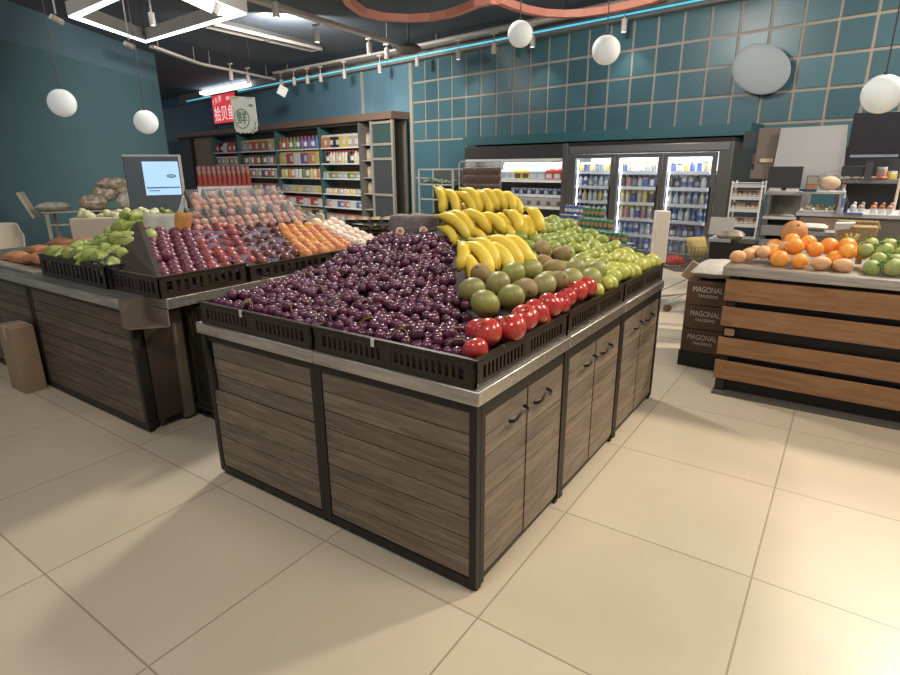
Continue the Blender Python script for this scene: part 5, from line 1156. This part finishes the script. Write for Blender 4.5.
def spot(x, y, z, lab, aim=(0, 0), power=0, tilt=0, up=3.9, sc=1):
    t = thing('track_spotlight', lab, 'spotlight', (x, y, z))
    R_ = Matrix.Rotation(tilt, 4, 'X')
    b = MB(TRACK); b.lathe([(0, .10), (.045, .10), (.05, .09), (.05, -.09), (.043, -.10), (.040, -.085), (0, -.085)], 16, R_ @ Matrix.Scale(sc, 4)); b.build('housing', t)
    b = MB(LIGHTS if power else mat('dim_lens', (.4, .38, .35), .3)); b.lathe([(0, -.088), (.040, -.088)], 16, R_ @ Matrix.Scale(sc, 4)); b.build('lens', t)
    b = MB(TRACK); b.cyl((0, 0, .09*sc), (0, 0, up-z), .009, n=6); b.box(-.07, -.02, up-z-.03, .07, .02, up-z); b.build('bracket', t)
    if power:
        L_ = bpy.data.lights.new('spot_light', 'SPOT'); L_.energy = power; L_.color = (1, .90, .76); L_.spot_size = 1.5; L_.spot_blend = .6; L_.shadow_soft_size = .06
        o = bpy.data.objects.new('spot_light', L_); COL.objects.link(o); o.parent = t; o.location = (0, 0, -.11*sc); v = Vector(aim+(0,)) - Vector((x, y, z)); o.rotation_euler = v.to_track_quat('-Z', 'Y').to_euler()
A_ = [(-6.2, 4.50, 'lit white spotlight at the near end of the thick track', 60), (-7.34+.35, 6.0, 'lit white spotlight, second on the thick track', 60), (-7.03, 7.36, 'lit white spotlight, third on the thick track', 60), (-7.10, 7.95, 'unlit white spotlight at the far end of the thick track', 0)]
for x, y, lab, p in A_: spot(x, y, 3.72, lab, (x-1, y+4.5), p)
B_ = [(-12.35, 8.1, 'lit spotlight first on the slanting track', 40), (-12.55, 8.75, 'unlit spotlight second on the slanting track', 0), (-12.5, 9.80, 'unlit spotlight at the corner of the two tracks', 0), (-11.9, 9.73, 'unlit spotlight, second along the back track', 0), (-11.4, 9.75, 'unlit spotlight, third along the back track', 0),
      (-10.9, 9.75, 'unlit spotlight, fourth along the back track', 0), (-9.9, 9.6, 'lit spotlight over the second grocery unit seam', 60), (-7.42, 9.35, 'unlit spotlight just right of the dark ceiling speaker', 0), (-6.22, 9.18, 'lit spotlight above the first tile columns', 60), (-5.3, 9.06, 'unlit spotlight left of the first white globe', 0), (-4.40, 8.94, 'lit spotlight between the two white globes', 60), (-2.60, 8.70, 'lit spotlight right of the second white globe', 60),
      (-8.65, 9.50, 'lit spotlight beside the blue panel seam', 60)]
for x, y, lab, p in B_: spot(x, y, 3.78, lab, (x+.3, y+.9), p*.35, 0, 4.06)
t = thing('price_card', 'small white card hanging askew from the lighting track', 'card', (-11.9, 9.3, 3.5), .6); b = MB(WHITE); b.box(-.12, 0, -.12, .12, .01, .12, Matrix.Rotation(.5, 4, 'Y')); b.build('card', t); MB(WIRE).cyl((0, 0, .1), (0, 0, .42), .004, n=5).build('string', t)
for x, y, z, lab, p, tl in ((-6.27, 1.62, 3.10, 'small tilted spotlight at the left corner of the square light', 0, 1.2), (-6.68, 2.58, 3.04, 'white tilted spotlight under the middle corner of the square light', 0, 1.3), (-5.45, 2.2, 3.10, 'bright lit spotlight hanging inside the square light', 30, 0), (-4.92, 2.62, 3.20, 'grey tilted spotlight against the right arm of the square light', 0, -.5)):
    spot(x, y, z, lab, (x+.5, y-.3), p, tl, 4.25, .62)
# square light
P_ = [Vector(p) for p in ((-6.99, 2.06, 3.3), (-7.72, 3.38, 3.3), (-5.19, 3.23, 3.3), (-4.72, 1.9, 3.3))]
t = thing('square_pendant_light', 'large square ceiling light frame with glowing white underside, top left', 'ceiling light', (0, 0, 0))
c_ = sum(P_, Vector())/4
for k in range(4):
    p, q = P_[k], P_[(k+1) % 4]; wdt = [.09, .13, .30, .12][k]
    pi, qi = p+(c_-p).normalized()*wdt*1.3, q+(c_-q).normalized()*wdt*1.3
    b = MB(mat('lamp_housing_grey', (.30, .29, .27), .5)); b.prism([(p.x, p.y), (q.x, q.y), (qi.x, qi.y), (pi.x, pi.y)], 3.31, 3.46); b.build('housing', t, smooth=0)
    b = MB(LIGHTW); e = .012; b.prism([(v.x, v.y) for v in (p.lerp(c_, e), q.lerp(c_, e), qi.lerp(c_, -e), pi.lerp(c_, -e))], 3.295, 3.31); b.build('diffuser', t, smooth=0)
b = MB(WIRE)
for p in P_: b.cyl((p.x, p.y, 3.46), (p.x, p.y, 4.25), .004, n=5)
b.build('cord', t)
# linear vent
t = thing('linear_vent', 'long pale linear air vent in the dark ceiling behind the square light', 'ceiling vent', (0, 0, 0))
vm = Vector((-9.45, 5.6, 4.1)); ve = Vector((-9.65, 8.5, 4.1)); d_ = ve-vm; n_ = Vector((-d_.y, d_.x, 0)).normalized()
b = MB(mat('vent_frame_grey', (.26, .24, .22), .6))
for o1, o2 in ((-.17, -.13), (.13, .17)): slab(b, vm+n_*o1, ve+n_*o1, n_, o2-o1, 4.10, 4.16)
for u in (0, .5, .98): p = vm.lerp(ve, u); slab(b, p-n_*.17, p-n_*.17+d_*.015, n_, .34, 4.10, 4.16)
b.build('frame', t); b = MB(DARKG); slab(b, vm-n_*.13, ve-n_*.13, n_, .26, 4.15, 4.25); b.build('grille', t)
# coral scalloped ring
CO = mat('coral_ceiling_ring', (.62, .25, .18), .6); t = thing('scalloped_ring', 'coral pink scalloped ring hanging from the ceiling at top centre', 'ceiling ring', (0, 0, 0))
CP = [(-5.0, 4.6), (-5.45, 5.0), (-5.85, 5.55), (-6.10, 6.15), (-6.05, 6.60), (-5.75, 6.95), (-5.38, 7.12), (-5.0, 7.12), (-4.65, 7.02), (-4.28, 6.86), (-3.97, 6.83)]
CQ = [(-3.97, 6.83), (-3.95, 7.2), (-3.90, 7.6), (-3.75, 8.0), (-3.50, 8.27), (-3.2, 8.42), (-2.85, 8.45), (-2.4, 8.38), (-1.97, 8.25), (-1.5, 8.0), (-1.1, 7.6)]
b = MB(CO)
def ribbon(b, P, wdt, z0, z1):
    P = [Vector((x, y, 0)) for x, y in P]; c = Vector((-3.6, 5.6, 0))
    L_ = []
    for i, p in enumerate(P):
        tt = (P[min(i+1, len(P)-1)]-P[max(i-1, 0)]).normalized(); n = Vector((-tt.y, tt.x, 0))
        if n.dot(c-p) < 0: n = -n
        L_.append((p, p+n*wdt))
    for (a1, a2), (b1, b2) in zip(L_, L_[1:]): b.prism([(a1.x, a1.y), (b1.x, b1.y), (b2.x, b2.y), (a2.x, a2.y)], z0, z1)
ribbon(b, CP, .11, 3.92, 4.03); ribbon(b, CQ, .11, 3.92, 4.03); bmesh.ops.remove_doubles(b.bm, verts=b.bm.verts, dist=.001); b.build('ring', t, smooth=0)
b = MB(WIRE)
for p in (CP[3], CP[7], CQ[4], CQ[8]): b.cyl((p[0], p[1], 4.06), (p[0], p[1], 4.25), .005, n=5)
b.build('hanger', t)
# dark dome speaker
t = thing('ceiling_speaker', 'dark oval dome speaker where the thick track meets the back rail', 'speaker', (-6.75, 8.2, 3.80)); b = MB(mat('speaker_brown', (.10, .09, .085), .5)); b.sph((0, 0, 0), .26, 20, 8, (1, 1, .38)); b.build('dome', t); MB(WIRE).cyl((0, 0, .08), (0, 0, .45), .02).build('stem', t)
# globe pendants
def globe(x, y, z, r, lab, sq=.82, rx=0, rz=0, cord=True):
    t = thing('globe_pendant', lab, 'pendant lamp', (x, y, z), 0)
    R_ = Matrix.Rotation(rz, 4, 'Z') @ Matrix.Rotation(rx, 4, 'Y')
    b = MB(PEND); b.sph((0, 0, 0), r, 24, 14, (1, sq, 1), R_); b.build('shade', t)
    b = MB(mat('lamp_rim', (.80, .80, .78), .4)); ring = [R_ @ Vector((r*1.0*math.cos(2*PI*k/28), 0, r*1.0*math.sin(2*PI*k/28))) for k in range(29)]; b.tube(ring, r*.035, 5, cap=False); b.build('rim', t)
    b = MB(WIRE); b.cyl((0, 0, r*.9), (0, 0, 4.25-z), .005, n=6); b.cyl((0, 0, r*.95), (0, 0, r*1.15), .012, n=8); b.build('cord', t)
globe(-5.501, 1.19, 2.202, .124, 'white globe pendant before the teal wall, leftmost of the pendants', .6, .35, .9)
globe(-5.324, 1.895, 2.057, .116, 'white globe pendant left of the red sign, second from the left', .6, .3, 1.0)
globe(-1.685, 3.386, 2.699, .108, 'bright white globe pendant hanging left of its neighbour over the tiles', .75, 0, .6)
globe(-.879, 3.356, 2.481, .110, 'bright white globe pendant above the fridge, third globe from the right', .75, .2, .5)
globe(1.009, 3.218, 2.009, .113, 'white globe pendant at the right edge above the green fruit', .8, .3, .2)
t = thing('wall_disc', 'large pale ghostly disc set on the tiled wall above the fridge right end', 'disc', WP(-1.86, 8.35, 2.91), WA)  # see-through ghost shape, built as a solid disc on the wall
b = MB(mat('ghost_disc', (.30, .34, .37), .5)); b.sph((0, 0, 0), .385, 40, 16, (1.12, .08, .85), Matrix.Rotation(.5, 4, 'Y')); b.build('disc', t); MB(GREY).cyl((0, .02, 0), (0, .13, 0), .03).build('mount', t)
